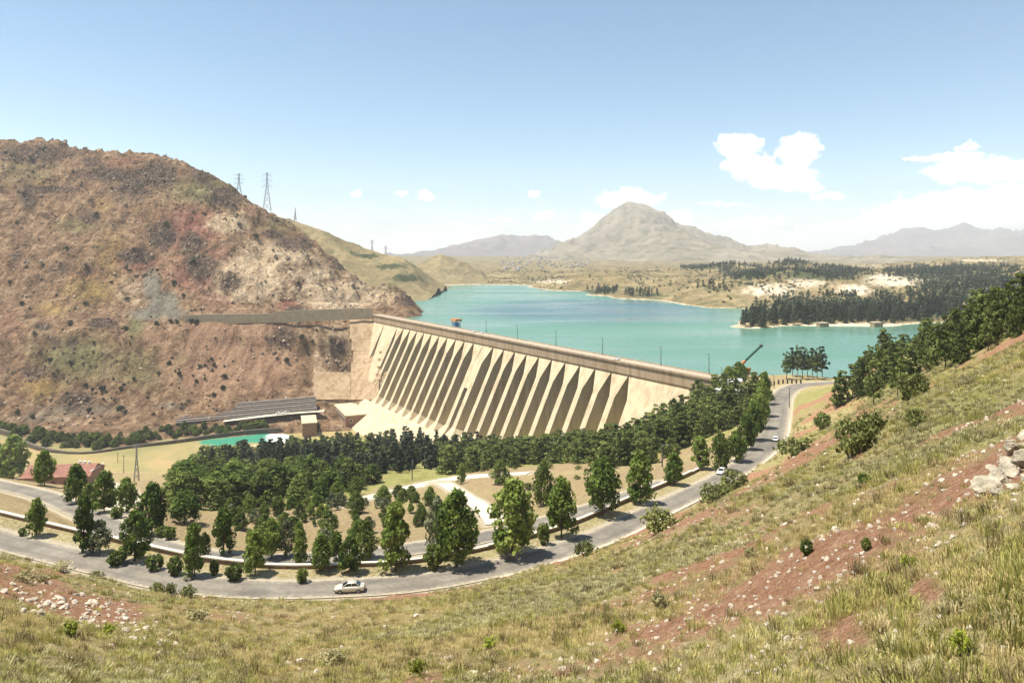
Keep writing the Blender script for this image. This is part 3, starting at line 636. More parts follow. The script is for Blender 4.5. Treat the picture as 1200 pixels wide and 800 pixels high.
# rocky hill
hx, hy = np.meshgrid(np.arange(-1080, -20, 2.2), np.arange(545, 1300, 2.2), indexing='ij')
hz = hill_z(hx, hy); px, py, conc = hill_masks(hx, hy, H1(hx, hy)); px, py = proj(hx, hy, hz)
ha = dict(
    ochre=blobs(px, py, [(130, 300, 30, 40, .6), (105, 340, 45, 26, .65), (60, 362, 30, 12, .6), (185, 262, 16, 20, .6), (120, 240, 24, 18, .5), (50, 215, 24, 12, .5), (50, 455, 36, 18, .7)]),
    green=blobs(px, py, [(90, 420, 70, 40, .75), (160, 430, 60, 40, .6), (30, 200, 60, 30, .55), (240, 225, 60, 30, .7), (90, 265, 50, 14, .6), (330, 265, 60, 16, .5), (215, 440, 18, 30, .8), (450, 335, 40, 18, .6), (160, 385, 14, 20, .8)]),
    red=blobs(px, py, [(225, 265, 50, 30, .9), (250, 320, 40, 50, .7), (205, 270, 45, 30, .75), (160, 305, 34, 18, .8), (230, 320, 45, 28, .8), (265, 345, 30, 14, .75), (140, 190, 40, 10, .6), (100, 320, 40, 10, .5), (320, 395, 30, 30, .65), (310, 440, 30, 26, .6), (338, 357, 16, 12, .9), (10, 380, 30, 40, .5), (120, 377, 16, 5, 1)]),
    scree=blobs(px, py, [(270, 400, 65, 36, 1.15), (250, 440, 60, 30, 1.0), (310, 420, 45, 48, 1.0), (195, 420, 16, 40, .7), (180, 395, 30, 14, .7)]),
    grey=blobs(px, py, [(178, 335, 13, 22, .95), (192, 356, 20, 18, 1.0), (172, 368, 26, 9, .9), (205, 368, 16, 9, .8), (90, 480, 70, 12, .6), (200, 475, 40, 10, .5), (45, 490, 60, 12, .5)]),
    pale=np.maximum(conc * 0.9, blobs(px, py, [(290, 325, 50, 30, 1.1), (265, 262, 28, 14, 1.0), (325, 300, 50, 24, .95), (400, 345, 60, 18, 1.2), (370, 320, 50, 14, .8), (430, 340, 20, 10, .8), (150, 230, 24, 16, .6), (300, 345, 60, 12, .8), (340, 480, 40, 6, .8), (150, 340, 22, 24, .55), (30, 375, 24, 5, .5), (395, 405, 24, 28, .8)])),
    rock=blobs(px, py, ROCKS))
structure('rocky_hill', mesh_np('rocky_hill', np.stack([hx, hy, hz], -1).reshape(-1, 3), grid_faces(*hx.shape), MAT['hill'], ha, True))

# far shore and its plain out to the horizon
fy = np.concatenate([np.linspace(560, 2200, 330), np.geomspace(2215, 14000, 90)])
fu = np.linspace(-0.62, 1.05, 420); U, Y = np.meshgrid(fu, fy, indexing='ij'); X = U * Y
Z = far_z(X, Y); px, py = proj(X, Y, Z)
WOODS = [(835, 312, 40, 6, .7), (880, 322, 40, 8, .8), (960, 322, 60, 8, .9), (1110, 322, 70, 10, .9), (1170, 340, 60, 22, 1), (1120, 345, 50, 16, .9), (700, 342, 26, 3.5, .9), (760, 346, 30, 3.5, .8), (840, 338, 30, 4, .6), (980, 362, 120, 14, 1.0), (1080, 365, 60, 12, 1), (930, 308, 30, 5, .8)]
fat = dict(pale=np.maximum(blobs(px, py, [(900, 340, 50, 12, .7), (945, 330, 40, 12, .65), (1000, 340, 30, 10, .8), (1060, 325, 60, 7, .9), (650, 330, 40, 5, .6), (1000, 381, 90, 3.2, 1.1), (1050, 330, 50, 8, .8), (1020, 312, 40, 5, .5), (1150, 305, 60, 3, .6)]), (1 - sstep(0.3, 2.0, Z)) * 0.62),
           wood=blobs(px, py, WOODS))
MAT['shore'] = mat_far('far_shore', (0.19, 0.145, 0.07), (0.37, 0.285, 0.155), (0.085, 0.07, 0.036), 0.016, 0.75)
ff = grid_faces(*X.shape)[:, ::-1]; fc = np.stack([X, Y], -1).reshape(-1, 2)[ff].mean(1)
dl = (fc[:, 0] - 98) * 0.852 + (fc[:, 1] - 367) * 0.523                # metres upstream of the dam axis
ff = ff[(dl > 40) & ((fc[:, 0] > -140) | (fc[:, 1] > 1350)) & ((fc[:, 0] < 200) | (fc[:, 1] > 470))]
structure('far_shore', mesh_np('far_shore', np.stack([X, Y, Z], -1).reshape(-1, 3), ff, MAT['shore'], fat, True))

# lake: from the upstream face of the dam to the far shore
DR = Vector((98, 367, 0)); DL = Vector((-141, 756, 0)); DA = (DL - DR).normalized(); DN = Vector((-DA.y, DA.x, 0))
if DN.x > 0: DN = -DN
DLEN = (DL - DR).length
def D(s, w, z): q = DR + DA * s + DN * w; return Vector((q.x, q.y, z))
a = D(-14, -5, 0); b = D(DLEN + 8, -5, 0)
lk = [(a.x, a.y, 0), (b.x, b.y, 0), (-420, 900, 0), (-900, 1400, 0), (-1200, 2400, 0), (1500, 2400, 0), (1500, 380, 0), (190, 374, 0)]
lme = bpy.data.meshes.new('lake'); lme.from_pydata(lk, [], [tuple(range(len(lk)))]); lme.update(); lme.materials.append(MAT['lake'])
if lme.polygons[0].normal.z < 0: lme.flip_normals()
structure('lake', lme)
# river below the dam
ux, uy = np.meshgrid(np.linspace(-640, -130, 120), np.linspace(470, 690, 60), indexing='ij'); uz = np.full(ux.shape, -85.0)
px, py = proj(ux, uy, uz)
structure('river', mesh_np('river', np.stack([ux, uy, uz], -1).reshape(-1, 3), grid_faces(*ux.shape), MAT['river'],
          dict(teal=blobs(px, py, [(300, 512, 44, 7, 1.1), (262, 518, 36, 6, .8), (215, 540, 40, 5, .38)]), foam=blobs(px, py, [(325, 513, 16, 7, 1.0), (300, 522, 12, 3, .5)])), True))

# hills and mountains behind
def ridge(name, prof, d, front, back, mat, rough, sc, base=0.0, nx=220, ny=90, seed=0, wood=None, pale=None, ext=0.06):
    pr = np.array(prof, float); x0, x1 = pr[0, 0], pr[-1, 0]
    u = np.linspace(x0, x1, nx); h = CAMZ + (HY - np.interp(u, pr[:, 0], pr[:, 1])) / F * d
    v = np.concatenate([np.linspace(0, 1, int(ny * 0.7)), 1 + np.linspace(0, 1, ny - int(ny * 0.7) + 1)[1:]])
    Uu, Vv = np.meshgrid(u, v, indexing='ij'); Hh = np.repeat(h[:, None], len(v), 1)
    yy = d - front + front * np.minimum(Vv, 1) + back * np.maximum(Vv - 1, 0); xx = (Uu - 600) / F * d + 0 * yy
    pf = np.where(Vv <= 1, Vv ** 1.25, 1 - (Vv - 1) ** 1.3); pf = np.clip(pf, 0, 1)
    mod = (ridged(xx, yy, sc, 6, 200 + seed, 0.58) - 0.66) * rough
    zz = base - 4 + (Hh - base + 4) * pf + mod * np.clip(pf * 1.6, 0, 1) * (0.55 + 0.45 * (1 - np.exp(-((Vv - 1) / 0.10) ** 2)))
    px, py = proj(xx, yy, zz)
    at = dict(wood=blobs(px, py, wood or []), pale=blobs(px, py, pale or []))
    return structure(name, mesh_np(name, np.stack([xx, yy, zz], -1).reshape(-1, 3), grid_faces(*xx.shape), mat, at, True))
MAT['mtn'] = mat_far('mountain', (0.21, 0.175, 0.12), (0.34, 0.29, 0.21), (0.11, 0.10, 0.07), 0.004, 0.6)
MAT['mtn2'] = mat_far('far_mountain', (0.15, 0.125, 0.105), (0.24, 0.20, 0.17), (0.09, 0.08, 0.07), 0.0012, 0.3)
MAT['near_ridge'] = mat_far('grassy_ridge', (0.21, 0.165, 0.085), (0.33, 0.26, 0.14), (0.12, 0.095, 0.05), 0.012, 0.45)
ridge('hill', [(250, 250), (330, 256), (360, 263), (385, 271), (400, 279), (420, 287), (440, 294), (460, 301), (475, 305), (490, 318), (505, 333), (515, 337)], 1250, 270, 400, MAT['near_ridge'], 26, 130, -2, seed=1, wood=[(430, 300, 20, 4, .9), (455, 312, 25, 4, .9), (475, 326, 22, 5, 1), (415, 296, 10, 4, .7)])
ridge('hill', [(440, 326), (470, 318), (490, 308), (505, 302), (517, 297.5), (530, 303), (545, 308), (558, 317), (570, 326), (580, 333)], 1900, 220, 400, MAT['near_ridge'], 42, 140, -2, nx=120, seed=2)
ridge('mountain', [(540, 326), (575, 320), (600, 313), (630, 302), (660, 290), (682, 278), (698, 264), (710, 251), (720, 244), (735, 238), (752, 241), (768, 247), (785, 260), (805, 267), (830, 277), (860, 288), (890, 299), (920, 312), (960, 325)], 6000, 2600, 1500, MAT['mtn'], 330, 750, 20, 340, 170, seed=3)
ridge('mountain', [(380, 322), (440, 312), (480, 301), (510, 293), (540, 284), (560, 279), (590, 276), (615, 281), (640, 280), (660, 287), (700, 300), (760, 318)], 10500, 3000, 2000, MAT['mtn2'], 420, 1100, 20, 200, 100, seed=4)
ridge('mountain', [(820, 318), (880, 308), (920, 299), (950, 292), (985, 289), (1010, 284), (1040, 281), (1065, 272), (1085, 267), (1110, 265), (1130, 262), (1150, 267), (1170, 274), (1200, 270), (1250, 262), (1330, 280), (1420, 300)], 12000, 3500, 2500, MAT['mtn2'], 520, 1200, 20, 280, 110, seed=5)
ridge('hill', [(940, 316), (975, 308), (1000, 304), (1030, 300), (1050, 303), (1080, 309), (1110, 316)], 3600, 500, 500, MAT['mtn'], 60, 250, 20, 120, 60, seed=6)

# ------------------------------------------------------------------ the dam
CREST, BAND0 = 5.0, -1.8
def face_w(z): return 2.4 + 0.48 * (BAND0 - z)
dam = root('buttress_dam', 'long pale concrete buttress dam with tall sloping ribs holding back the lake', 'dam', (0, 0, 0))
cb = MB().loft([[D(s, w, z) for w, z in ((-7.0, -30), (3.6, BAND0), (3.6, CREST - 1.2), (4.3, CREST - 1.1), (4.3, CREST), (3.9, CREST), (3.9, CREST - 0.9), (-6.4, CREST - 0.9), (-6.4, CREST), (-7.0, CREST))] for s in (-14, DLEN + 6)])
cb.build('crest_wall', MAT['concrete_dark'], dam)
MB().loft([[D(s, w, z) for w, z in ((-6.2, CREST - 0.86), (3.75, CREST - 0.86), (3.75, CREST - 0.5), (-6.2, CREST - 0.5))] for s in (-13, DLEN + 5)]).build('crest_road', MAT['deck'], dam)
def rib(s0, s1, leg=2.3, sc=None, foot=-61.0, zb=-100.0):
    sc = (s0 + s1) / 2 if sc is None else sc; h0 = s0 - sc + 0.06; h1 = s1 - sc - 0.06
    zf, zfu = -15.0, -27.0
    down = [(BAND0 - 0.05, h0, h1), (zf, -leg, leg), (foot, -leg, leg), (foot - 10, h0, h1), (zb, h0, h1)]
    upz = [(BAND0 - 0.05, h0, h1, -4.5), (zfu, -leg, leg, -7.0), (foot - 2, -leg, leg, -12), (foot - 12, h0, h1, -12), (zb, h0, h1, -12)]
    rings = []
    for (z, a, b), (zu, ua, ub, wu) in zip(down, upz):
        w = face_w(z) if z > foot - 1 else face_w(foot) + (foot - z) * 0.95
        rings.append([D(sc + a, w, z), D(sc + b, w, z), D(sc + ub, wu, zu), D(sc + ua, wu, zu)])
    return MB().loft(rings)
sp = 15.25; S0 = 56.5
for i in range(10): rib(S0 + sp * i, S0 + sp * (i + 1)).build('buttress', MAT['concrete'], dam)
sW0 = S0 + sp * 10; sW1 = sW0 + 30.5
# wide outlet block: a broad head over two legs with a dark outlet between them
def wide():
    m = MB(); c = (sW0 + sW1) / 2
    for a, b, lg in ((sW0, c, -1), (c, sW1, 1)):
        cc = c + lg * 5.4; h = 2.6
        rings = []
        for z, zu, wu, full in ((BAND0 - .05, BAND0 - .05, -4.5, 1), (-15, -27, -7, 0), (-61, -63, -12, 0), (-71, -73, -12, 1), (-100, -100, -12, 1)):
            w = face_w(z) if z > -62 else face_w(-61) + (-61 - z) * .95
            if full: l, r = a + 0.03, b - 0.03
            else: l, r = cc - h, cc + h
            rings.append([D(l, w, z), D(r, w, z), D(r, wu, zu), D(l, wu, zu)])
        m.loft(rings)
    rings = []
    for z in (BAND0 - 0.3, -16, -34):
        w = face_w(z) - 0.25; rings.append([D(c - 3, w, z), D(c + 3, w, z), D(c + 3, -4, z), D(c - 3, -4, z)])
    m.loft(rings); return m
wide().build('outlet_block', MAT['concrete'], dam)['label'] = 'broad double rib with a dark outlet slot'
S1 = sW1
sp2 = (392 - S1) / 10
for i in range(10): rib(S1 + sp2 * i, S1 + sp2 * (i + 1), 2.05, foot=-62 - 0.0 * i).build('buttress', MAT['concrete'], dam)
def block(s0, s1, s1b, zb): return MB().loft([[D(s0, face_w(z), z), D(s1 + (s1b - s1) * k, face_w(z), z), D(s1 + (s1b - s1) * k, -6.5, z), D(s0, -6.5, z)] for z, k in ((BAND0 - .05, 0), ((BAND0 + zb) / 2, .5), (zb, 1))])
block(-14, 20, 20, -70).build('wing_block', MAT['concrete'], dam)
MB().loft([[D(20.15, face_w(z), z), D(e, face_w(z), z), D(eu, -6.5, zu), D(20.15, -6.5, zu)] for z, e, zu, eu in ((BAND0 - .05, S0 - .06, BAND0 - .05, S0 - .06), (-15, S0 - 5.4, -27, S0 - 5.4), (-70, S0 - 5.4, -74, S0 - 5.4))]).build('wing_block', MAT['concrete'], dam)
block(392.06, 425, 405, -80).build('wing_block', MAT['concrete'], dam); block(425.1, 462, 440, -40).build('wing_block', MAT['concrete'], dam)
# apron slab at the toe on the deep side
ap = MB()
for k in range(5):
    s = 215 + k * 34; ap.loft([[D(q, w, z) for w, z in ((26, -76), (38, -66.5), (64, -86), (60, -96))] for q in (s, s + 33.8)])
ap.build('apron', MAT['concrete'], dam)
for k in range(9):                                                     # stepped side of the left abutment
    z = -28 - k * 6.2; s = np.interp(z, [-85, -45, -28], [366, 384, 398]); w = face_w(z)
    MB().box(D(s + 7, w - 4, z), (4.5, 9, 3.2), math.atan2(DA.y, DA.x)).build('abutment_step', MAT['slope_concrete'], dam)

# concrete facing on the left abutment, in lifts
fac = root('slope_facing', 'tan concrete facing over the rock slope left of the dam', 'concrete slope', P(405, 470, 690))
for (a0, a1, b0, b1) in [(410, 446, 373, 398), (412, 447, 398.3, 412), (414, 448, 412.3, 426), (368, 411, 437, 469), (411.3, 446, 426.3, 446), (411.3, 444, 446.3, 469)]:
    rows = []
    for q in np.linspace(0, 1, 9):
        row = []
        for u in np.linspace(0, 1, 9):
            pxx = a0 + (a1 - a0) * u; pyy = b0 + (b1 - b0) * q
            hit = raycast(pxx, pyy, lambda x, y: H1(x, y), 560, 900, 500)
            row.append(hit if hit is not None else P(pxx, pyy, 720))
        rows.append(row)
    m = MB(); nn = Vector((0.15, -0.75, 0.65))
    V = [p + nn * (1.0 + 2.2 * float(fbm(np.array([p.x]), np.array([p.y]), 9, 3, 5)[0])) for r in rows for p in r] + [p - nn * 3 for r in rows for p in r]; f = []
    for i in range(8):
        for j in range(8): k = i * 9 + j; f.append((k, k + 9, k + 10, k + 1))
    per = [j for j in range(9)] + [9 * i + 8 for i in range(1, 9)] + [72 + j for j in range(7, -1, -1)] + [9 * i for i in range(7, 0, -1)]
    for i in range(len(per)): u, v = per[i], per[(i + 1) % len(per)]; f.append((u, v, v + 81, u + 81))
    m.add(V, f); o = m.build('facing_panel', MAT['slope_concrete']); o.parent = fac; o.location = -Vector(fac.location)

# roadside walls on the bench road at crest level
def wall_px(name, label, rows, hgt, mat, thick=1.5, cat='wall', seg=10, drop=6):
    pts = spline([tuple(P(*q)) for q in rows], seg); r0 = root(name, label, cat, pts[0])
    for a, b in zip(pts[:-1], pts[1:]):
        a = Vector(a); b = Vector(b); t = (b - a); t.z = 0; t.normalize(); n = Vector((-t.y, t.x, 0)) * thick / 2
        rings = [[p - n + Vector((0, 0, -drop)), p + n + Vector((0, 0, -drop)), p + n + Vector((0, 0, hgt)), p - n + Vector((0, 0, hgt))] for p in (a, b)]
        o = MB().loft(rings).build('wall_panel', mat, r0); o.location = -Vector(pts[0])
    return r0
wall_px('roadside_wall', 'tall brown masonry wall along the hill road beside the dam end', [(324, 371, 738), (360, 369.5, 743), (400, 368, 748), (437, 367, 753)], 5.6, MAT['masonry'], 2, seg=14)
wall_px('roadside_wall', 'low grey wall of the hill road further left, below pale strata', [(215, 373, 725), (250, 372, 728), (290, 371.5, 732), (323, 371, 737)], 3.4, MAT['masonry'], 2, seg=14)
wall_px('river_quay', 'dark stone quay wall along the far bank of the muddy river', [(-120, 498, 640), (0, 504.5, 618), (22, 515, 590), (45, 525, 566), (80, 531.5, 556), (110, 531, 557), (150, 524.5, 571), (200, 518.5, 585), (250, 511, 603), (290, 506, 615), (330, 503, 622)], 1.6, MAT['quay'], 2.5, 'quay', 16)

# pale service track under the embankment
SV = spline([tuple(P(*q) + Vector((0, 0, 1.4))) for q in [(262, 495, 627), (290, 491.5, 631), (320, 488, 637), (350, 485, 643), (380, 483, 648)]], 5.0)
strip('service_track', SV, lambda y: 3.6, 0.0, MAT['path'])
# dark stepped embankment above the far bank
ter = root('stepped_embankment', 'dark grey embankment of long concrete steps above the far river bank', 'embankment', P(285, 484, 645))
NS = 8
for k in range(NS):
    v0, v1 = k / NS, (k + 0.86) / NS
    def edge(u, v):
        top = P(213 + (370 - 213) * u, 478 - 13 * u, 652 + 16 * u); bot = P(206 + (372 - 206) * u, 498 - 16 * u, 622 + 26 * u)
        return top + (bot - top) * v
    rings = []
    for u in np.linspace(0, 1, 12):
        a = edge(u, v0); b2 = edge(u, v1); up = Vector((0, -0.3, 0.95)) * 1.0
        rings.append([a + up, b2 + up + Vector((0, 0, 0.5)), b2 - up * 3, a - up * 3])
    o = MB().loft(rings).build('step', MAT['terrace'] if k % 2 else MAT['terrace_lite'], ter); o.location = -Vector(ter.location)

# ------------------------------------------------------------------ trees and shrubs: prototypes
def leaves(name, centres, radii, per, size, mat, up=0.25, flat=1.0, seed=0, out=None):
    """leaf clumps: `per` small leaf faces round every clump centre, one tint for each clump"""
    r = np.random.default_rng(seed); c = np.repeat(np.asarray(centres, float), per, 0); rad = np.repeat(np.asarray(radii, float), per); n = len(c)
    d = r.normal(size=(n, 3)); d /= np.linalg.norm(d, axis=1)[:, None]
    p = c + d * (rad * r.uniform(0.45, 1.0, n) ** 0.6)[:, None] * np.array([1, 1, flat])
    nrm = d + r.normal(size=(n, 3)) * 0.55 + np.array([0, 0, up]); nrm /= np.linalg.norm(nrm, axis=1)[:, None]
    t = np.cross(nrm, r.normal(size=(n, 3))); t /= np.linalg.norm(t, axis=1)[:, None]; b = np.cross(nrm, t)
    s = size * r.uniform(0.6, 1.35, n)[:, None]; k = r.uniform(0.45, 0.8, n)[:, None]
    v = np.stack([p - t * s, p - b * s * k, p + t * s, p + b * s * k], 1).reshape(-1, 3)
    tint = np.repeat(np.clip(np.repeat(r.uniform(0.1, 0.8, len(centres)), per) + r.normal(size=n) * 0.13, 0, 1), 4)
    return mesh_np(name, v, np.arange(4 * n).reshape(-1, 4), mat, dict(tint=tint), False)

def trunk_mesh(name, h, r0, limbs, mat, seed=0, lean=0.03):
    r = random.Random(seed); m = MB(); pts = []; x = y = 0
    for i in range(6):
        pts.append(Vector((x, y, h * i / 5 - (0.3 if i == 0 else 0)))); x += r.uniform(-1, 1) * lean * h * 0.3; y += r.uniform(-1, 1) * lean * h * 0.3
    for i in range(5): m.tube(pts[i], pts[i + 1], r0 * (1 - i * 0.17), r0 * (1 - (i + 1) * 0.17), 6, False)
    for a, b, rr in limbs: m.tube(a, b, rr, rr * 0.4, 5, False)
    return m.mesh(name, mat, True)

PROTO = {}
def broad(key, seed, h=8.0, w=5.6, cb=1.7, mat='leaf_broad', n=64, per=34, size=0.30, cone=0.35):
    r = np.random.default_rng(seed); cs = []; rs = []
    while len(cs) < n:
        t = r.uniform(0, 1) ** 0.8; z = cb + (h - cb) * t
        prof = math.sin(math.pi * min(1, (t * (1 - cone) + 0.04 + cone * 0.55))) if t < 0.97 else 0.1
        prof = max(0.12, prof * (1 - cone * t * 0.9)); R_ = w / 2 * prof * (0.86 + 0.28 * vnoise(np.array([len(cs) * 1.7]), np.array([seed * 3.1]))[0])
        a = r.uniform(0, 2 * math.pi); q = R_ * math.sqrt(r.uniform(0.15, 1))
        cs.append((q * math.cos(a), q * math.sin(a), z)); rs.append(r.uniform(0.10, 0.19) * w * (0.75 if t > 0.8 else 1))
    limbs = [((0, 0, cb * 0.7 + 0.12 * i), (c[0] * 0.8, c[1] * 0.8, c[2]), 0.05 * h / 8) for i, c in enumerate(cs[:14])]
    PROTO[key] = dict(h=h, parts=[('trunk', trunk_mesh('trunk', h * 0.82, h * 0.021, limbs, MAT['bark'], seed)), ('crown', leaves('crown', cs, rs, per, size, MAT[mat], seed=seed))], w=w)
def pine(key, seed, h=10.0, w=6.0, cb=1.0, mat='leaf_pine', tiers=9, size=0.33, per=26, top=0.12, dens=1.0):
    r = np.random.default_rng(seed); cs = []; rs = []
    for k in range(tiers):
        t = (k + 0.5) / tiers; z0 = cb + (h - cb) * t; R_ = w / 2 * ((1 - t) ** 0.75 * (1 - top) + top) * (1.0 if t > 0.12 else 0.75)
        m = max(3, int((9 * (1 - t) + 3) * dens))
        for j in range(m):
            a = 2 * math.pi * (j + r.uniform(-.3, .3)) / m + k; q = R_ * r.uniform(0.45, 0.98) if j % 3 else R_ * r.uniform(0.05, 0.4)
            cs.append((q * math.cos(a), q * math.sin(a), z0 + r.uniform(-.3, .3) * (h / tiers) - 0.10 * q)); rs.append(w * r.uniform(0.085, 0.15) * (1 - 0.35 * t))
    limbs = [((0, 0, c[2] + 0.1), (c[0] * 0.9, c[1] * 0.9, c[2]), 0.045) for c in cs[::5]]
    PROTO[key] = dict(h=h, parts=[('trunk', trunk_mesh('trunk', h * 0.94, h * 0.018, limbs, MAT['bark'], seed, 0.015)), ('crown', leaves('crown', cs, rs, per, size, MAT[mat], 0.4, 0.7, seed))], w=w)
def bush(key, seed, h, w, mat, n=40, per=24, size=0.16, stem=True, loose=0.0, shell=0.55):
    r = np.random.default_rng(seed); cs = []; rs = []
    for i in range(n):
        d = r.normal(size=3); d /= np.linalg.norm(d); q = shell + (1 - shell) * r.uniform(0, 1); q *= 0.82 + loose * r.uniform(-.5, .6)
        cs.append((d[0] * q * w / 2, d[1] * q * w / 2, max(0.06 * h, h * 0.5 + d[2] * q * h / 2))); rs.append(w * r.uniform(0.08, 0.16))
    m = MB()
    for i in range(7): a = i * 0.9; m.tube((0.05 * w * math.cos(a), 0.05 * w * math.sin(a), -0.15 * h), (0.3 * w * math.cos(a), 0.3 * w * math.sin(a), h * 0.55), 0.025 * h, 0.008 * h, 5, False)
    PROTO[key] = dict(h=h, parts=[('stem', m.mesh('stem', MAT['bark'])), ('foliage', leaves('foliage', cs, rs, per, size, MAT[mat], 0.35, 1, seed))], w=w)

for i in range(4): broad('broad%d' % i, 10 + i, 8.0, (5.2, 5.8, 4.8, 6.2)[i], 1.0, n=90, per=40, size=0.27, cone=(0.45, 0.3, 0.55, 0.25)[i])
for i in range(2): broad('olive%d' % i, 30 + i, 6.0, 5.0, 0.7, 'leaf_olive', 60, 38, 0.22, 0.25)
for i in range(3): broad('round%d' % i, 40 + i, 7.0, 6.4, 0.5, 'leaf_bush', 80, 36, 0.28, 0.2)
for i in range(4): pine('pine%d' % i, 50 + i, 10.0, (7.0, 8.4, 6.2, 9.2)[i], 0.4, 'leaf_pine', 9, 0.36, 28, (0.35, 0.5, 0.22, 0.6)[i], 1.2)
for i in range(3): pine('dark%d' % i, 60 + i, 11.0, (5.4, 6.2, 5.0)[i], 0.7, 'leaf_dark', 10, 0.36, 26, (0.08, 0.2, 0.1)[i])
for i in range(3): pine('umbr%d' % i, 70 + i, 10.0, 6.6, 3.0, 'leaf_dark' if i == 2 else 'leaf_pine', 7, 0.36, 24, 0.35, 0.8)
for i in range(3): bush('ball%d' % i, 80 + i, 2.2, 2.3, 'leaf_bush', 60, 26, 0.13, shell=0.75)
for i in range(3): bush('shrub%d' % i, 90 + i, 2.2, 3.6, 'leaf_shrub', 44, 26, 0.15, loose=0.5)
for i in range(3): bush('scrub%d' % i, 100 + i, 3.6, 4.6, 'leaf_scrub', 26, 22, 0.42, loose=0.5)
for i in range(2): bush('sage%d' % i, 110 + i, 1.0, 1.5, 'grass_sage', 34, 22, 0.07, loose=0.6)
for i in range(2): bush('lime%d' % i, 115 + i, 0.8, 0.9, 'leaf_lime', 26, 20, 0.06, loose=0.5)

def plant(name, key, loc, h, label, cat, group=None, wide=1.0, rz=None):
    p = PROTO[key]; k = h / p['h']; o = root(name, label, cat, loc, random.uniform(0, 6.28) if rz is None else rz, group)
    o.scale = (k * wide, k * wide, k)
    for n, me in p['parts']: ob(n, me, o)
    return o
def gfun(x, y): return ground_z(x, y)
gfun.base = lambda x, y: G0(x, y)
gfun.full = lambda x, y: ground_z(x, y)
def g_at(x, y): return float(ground_z(np.array([x]), np.array([y]))[0])
def plant_px(name, key, px, pyb, pyt, wpx, label, cat='tree', group=None, d=None):
    q = raycast(px, pyb, gfun, 30, 900, 1200)
    if q is None: q = P(px, pyb, d or 150)
    h = (pyb - pyt) * q.y / F; p = PROTO[key]
    wide = (wpx * q.y / F) / (p['w'] * h / p['h'])
    q.z -= 0.05
    return plant(name, key, q, h, label, cat, group, max(0.45, min(2.2, wide)))

# roadside and park-edge trees, one by one
RT = [('broad0', 43, 628, 585, 23, 'small broadleaf tree by the parapet wall, leftmost on the upper verge'),
      ('broad2', 98, 649, 580, 24, 'tall narrow broadleaf tree on the verge at the left bend'),
      ('olive0', 117, 648, 611, 27, 'grey-green tree right beside the tall narrow one on the left bend'),
      ('broad1', 158, 657, 600, 35, 'dense green tree on the verge above two round bushes'),
      ('broad2', 228, 676, 614, 26, 'slender tree on the verge with a bare trunk near a round-headed tree'),
      ('round0', 240, 655, 624, 14, 'small round-headed tree on a thin trunk just behind the parapet wall'),
      ('broad0', 299, 673, 622, 28, 'bushy verge tree left of the small round bush before the car'),
      ('broad1', 352, 662, 623, 18, 'thin drooping tree in the strip beyond the wall, left of the car'),
      ('broad3', 377, 669, 627, 26, 'leafy verge tree just left of the silver car'),
      ('broad0', 394, 657, 624, 20, 'small tree squeezed between the two verge trees over the car'),
      ('broad1', 410, 671, 629, 28, 'low-branched verge tree directly behind the silver car'),
      ('round1', 429, 655, 611, 28, 'dark round tree behind the parapet wall near the car'),
      ('broad2', 464, 669, 590, 37, 'tall cone-shaped tree standing right of the silver car'),
      ('olive1', 512, 652, 586, 30, 'silvery olive-coloured tree left of the broad tree at mid road'),
      ('broad3', 535, 664, 577, 52, 'broad spreading tree beside a big clipped bush at mid road'),
      ('broad1', 600, 650, 564, 58, 'largest broad tree on the verge, its shadow across the road'),
      ('broad0', 658, 630, 562, 37, 'pointed tree on the verge just right of the largest one'),
      ('round2', 637, 592, 542, 25, 'dark round tree in the park behind the pointed verge tree'),
      ('broad3', 706, 604, 538, 42, 'full green tree on the verge where the road begins to climb away'),
      ('broad1', 750, 590, 531, 33, 'upright verge tree between the full green tree and the white wall end'),
      ('broad0', 790, 568, 531, 24, 'young tree by the straight stretch of pale wall'),
      ('broad2', 820, 549, 512, 22, 'narrow tree at the end of the parapet wall'),
      ('round0', 845, 552, 509, 27, 'dark tree over the white car at the road edge'),
      ('broad3', 863, 541, 506, 25, 'leafy tree right of the one over the white car'),
      ('broad1', 875, 527, 487, 22, 'green tree on the road edge midway to the junction'),
      ('broad0', 884, 516, 472, 24, 'green tree on the road edge opposite the far car'),
      ('broad3', 891, 502, 458, 22, 'dense tree on the road edge just past the far car'),
      ('broad1', 894, 488, 447, 20, 'dense tree on the road edge, second from the junction'),
      ('broad0', 896, 474, 437, 18, 'last roadside tree before the junction by the lake'),
      ('broad3', 866, 452, 425, 22, 'pointed green tree in front of the crane'),
      ('broad1', 854, 455, 430, 16, 'green tree left of the crane by the white roofs'),
      ('broad1', 15, 562, 512, 36, 'big dark-leaved tree at the left edge by the red roof'),
      ('round1', -6, 560, 520, 30, 'tree cut by the left edge of the view'),
      ('broad3', 52, 569, 529, 25, 'tree standing before the red-roofed building'),
      ('broad0', 89, 590, 545, 26, 'tree at the right end of the red-roofed building by the road'),
      ('broad1', 122, 600, 553, 29, 'tree at the fork of the pale track'),
      ('round0', 104, 594, 567, 20, 'yellow-green low tree beside the track fork'),
      ('broad3', 148, 600, 561, 26, 'tree just right of the pale track'),
      ('broad1', 178, 626, 568, 36, 'large tree on the lower road edge, left of two round bushes'),
      ('broad3', 216, 614, 576, 38, 'wide tree in the park behind the lower road'),
      ('broad0', 262, 649, 597, 27, 'tree with a clear trunk beside the lower road'),
      ('olive0', 335, 652, 612, 22, 'grey-green tree behind the parapet wall, left of centre'),
      ('broad3', 318, 655, 608, 24, 'green tree in the strip behind the wall, next to a grey-green one'),
      ('broad1', 395, 590, 565, 18, 'young park tree at the corner of the terraced beds'),
      ('broad0', 541, 567, 543, 12, 'slim tree at the end of the park footpath'),
      ('round1', 586, 567, 541, 24, 'pale rounded tree on the lawn beside the footpath')]
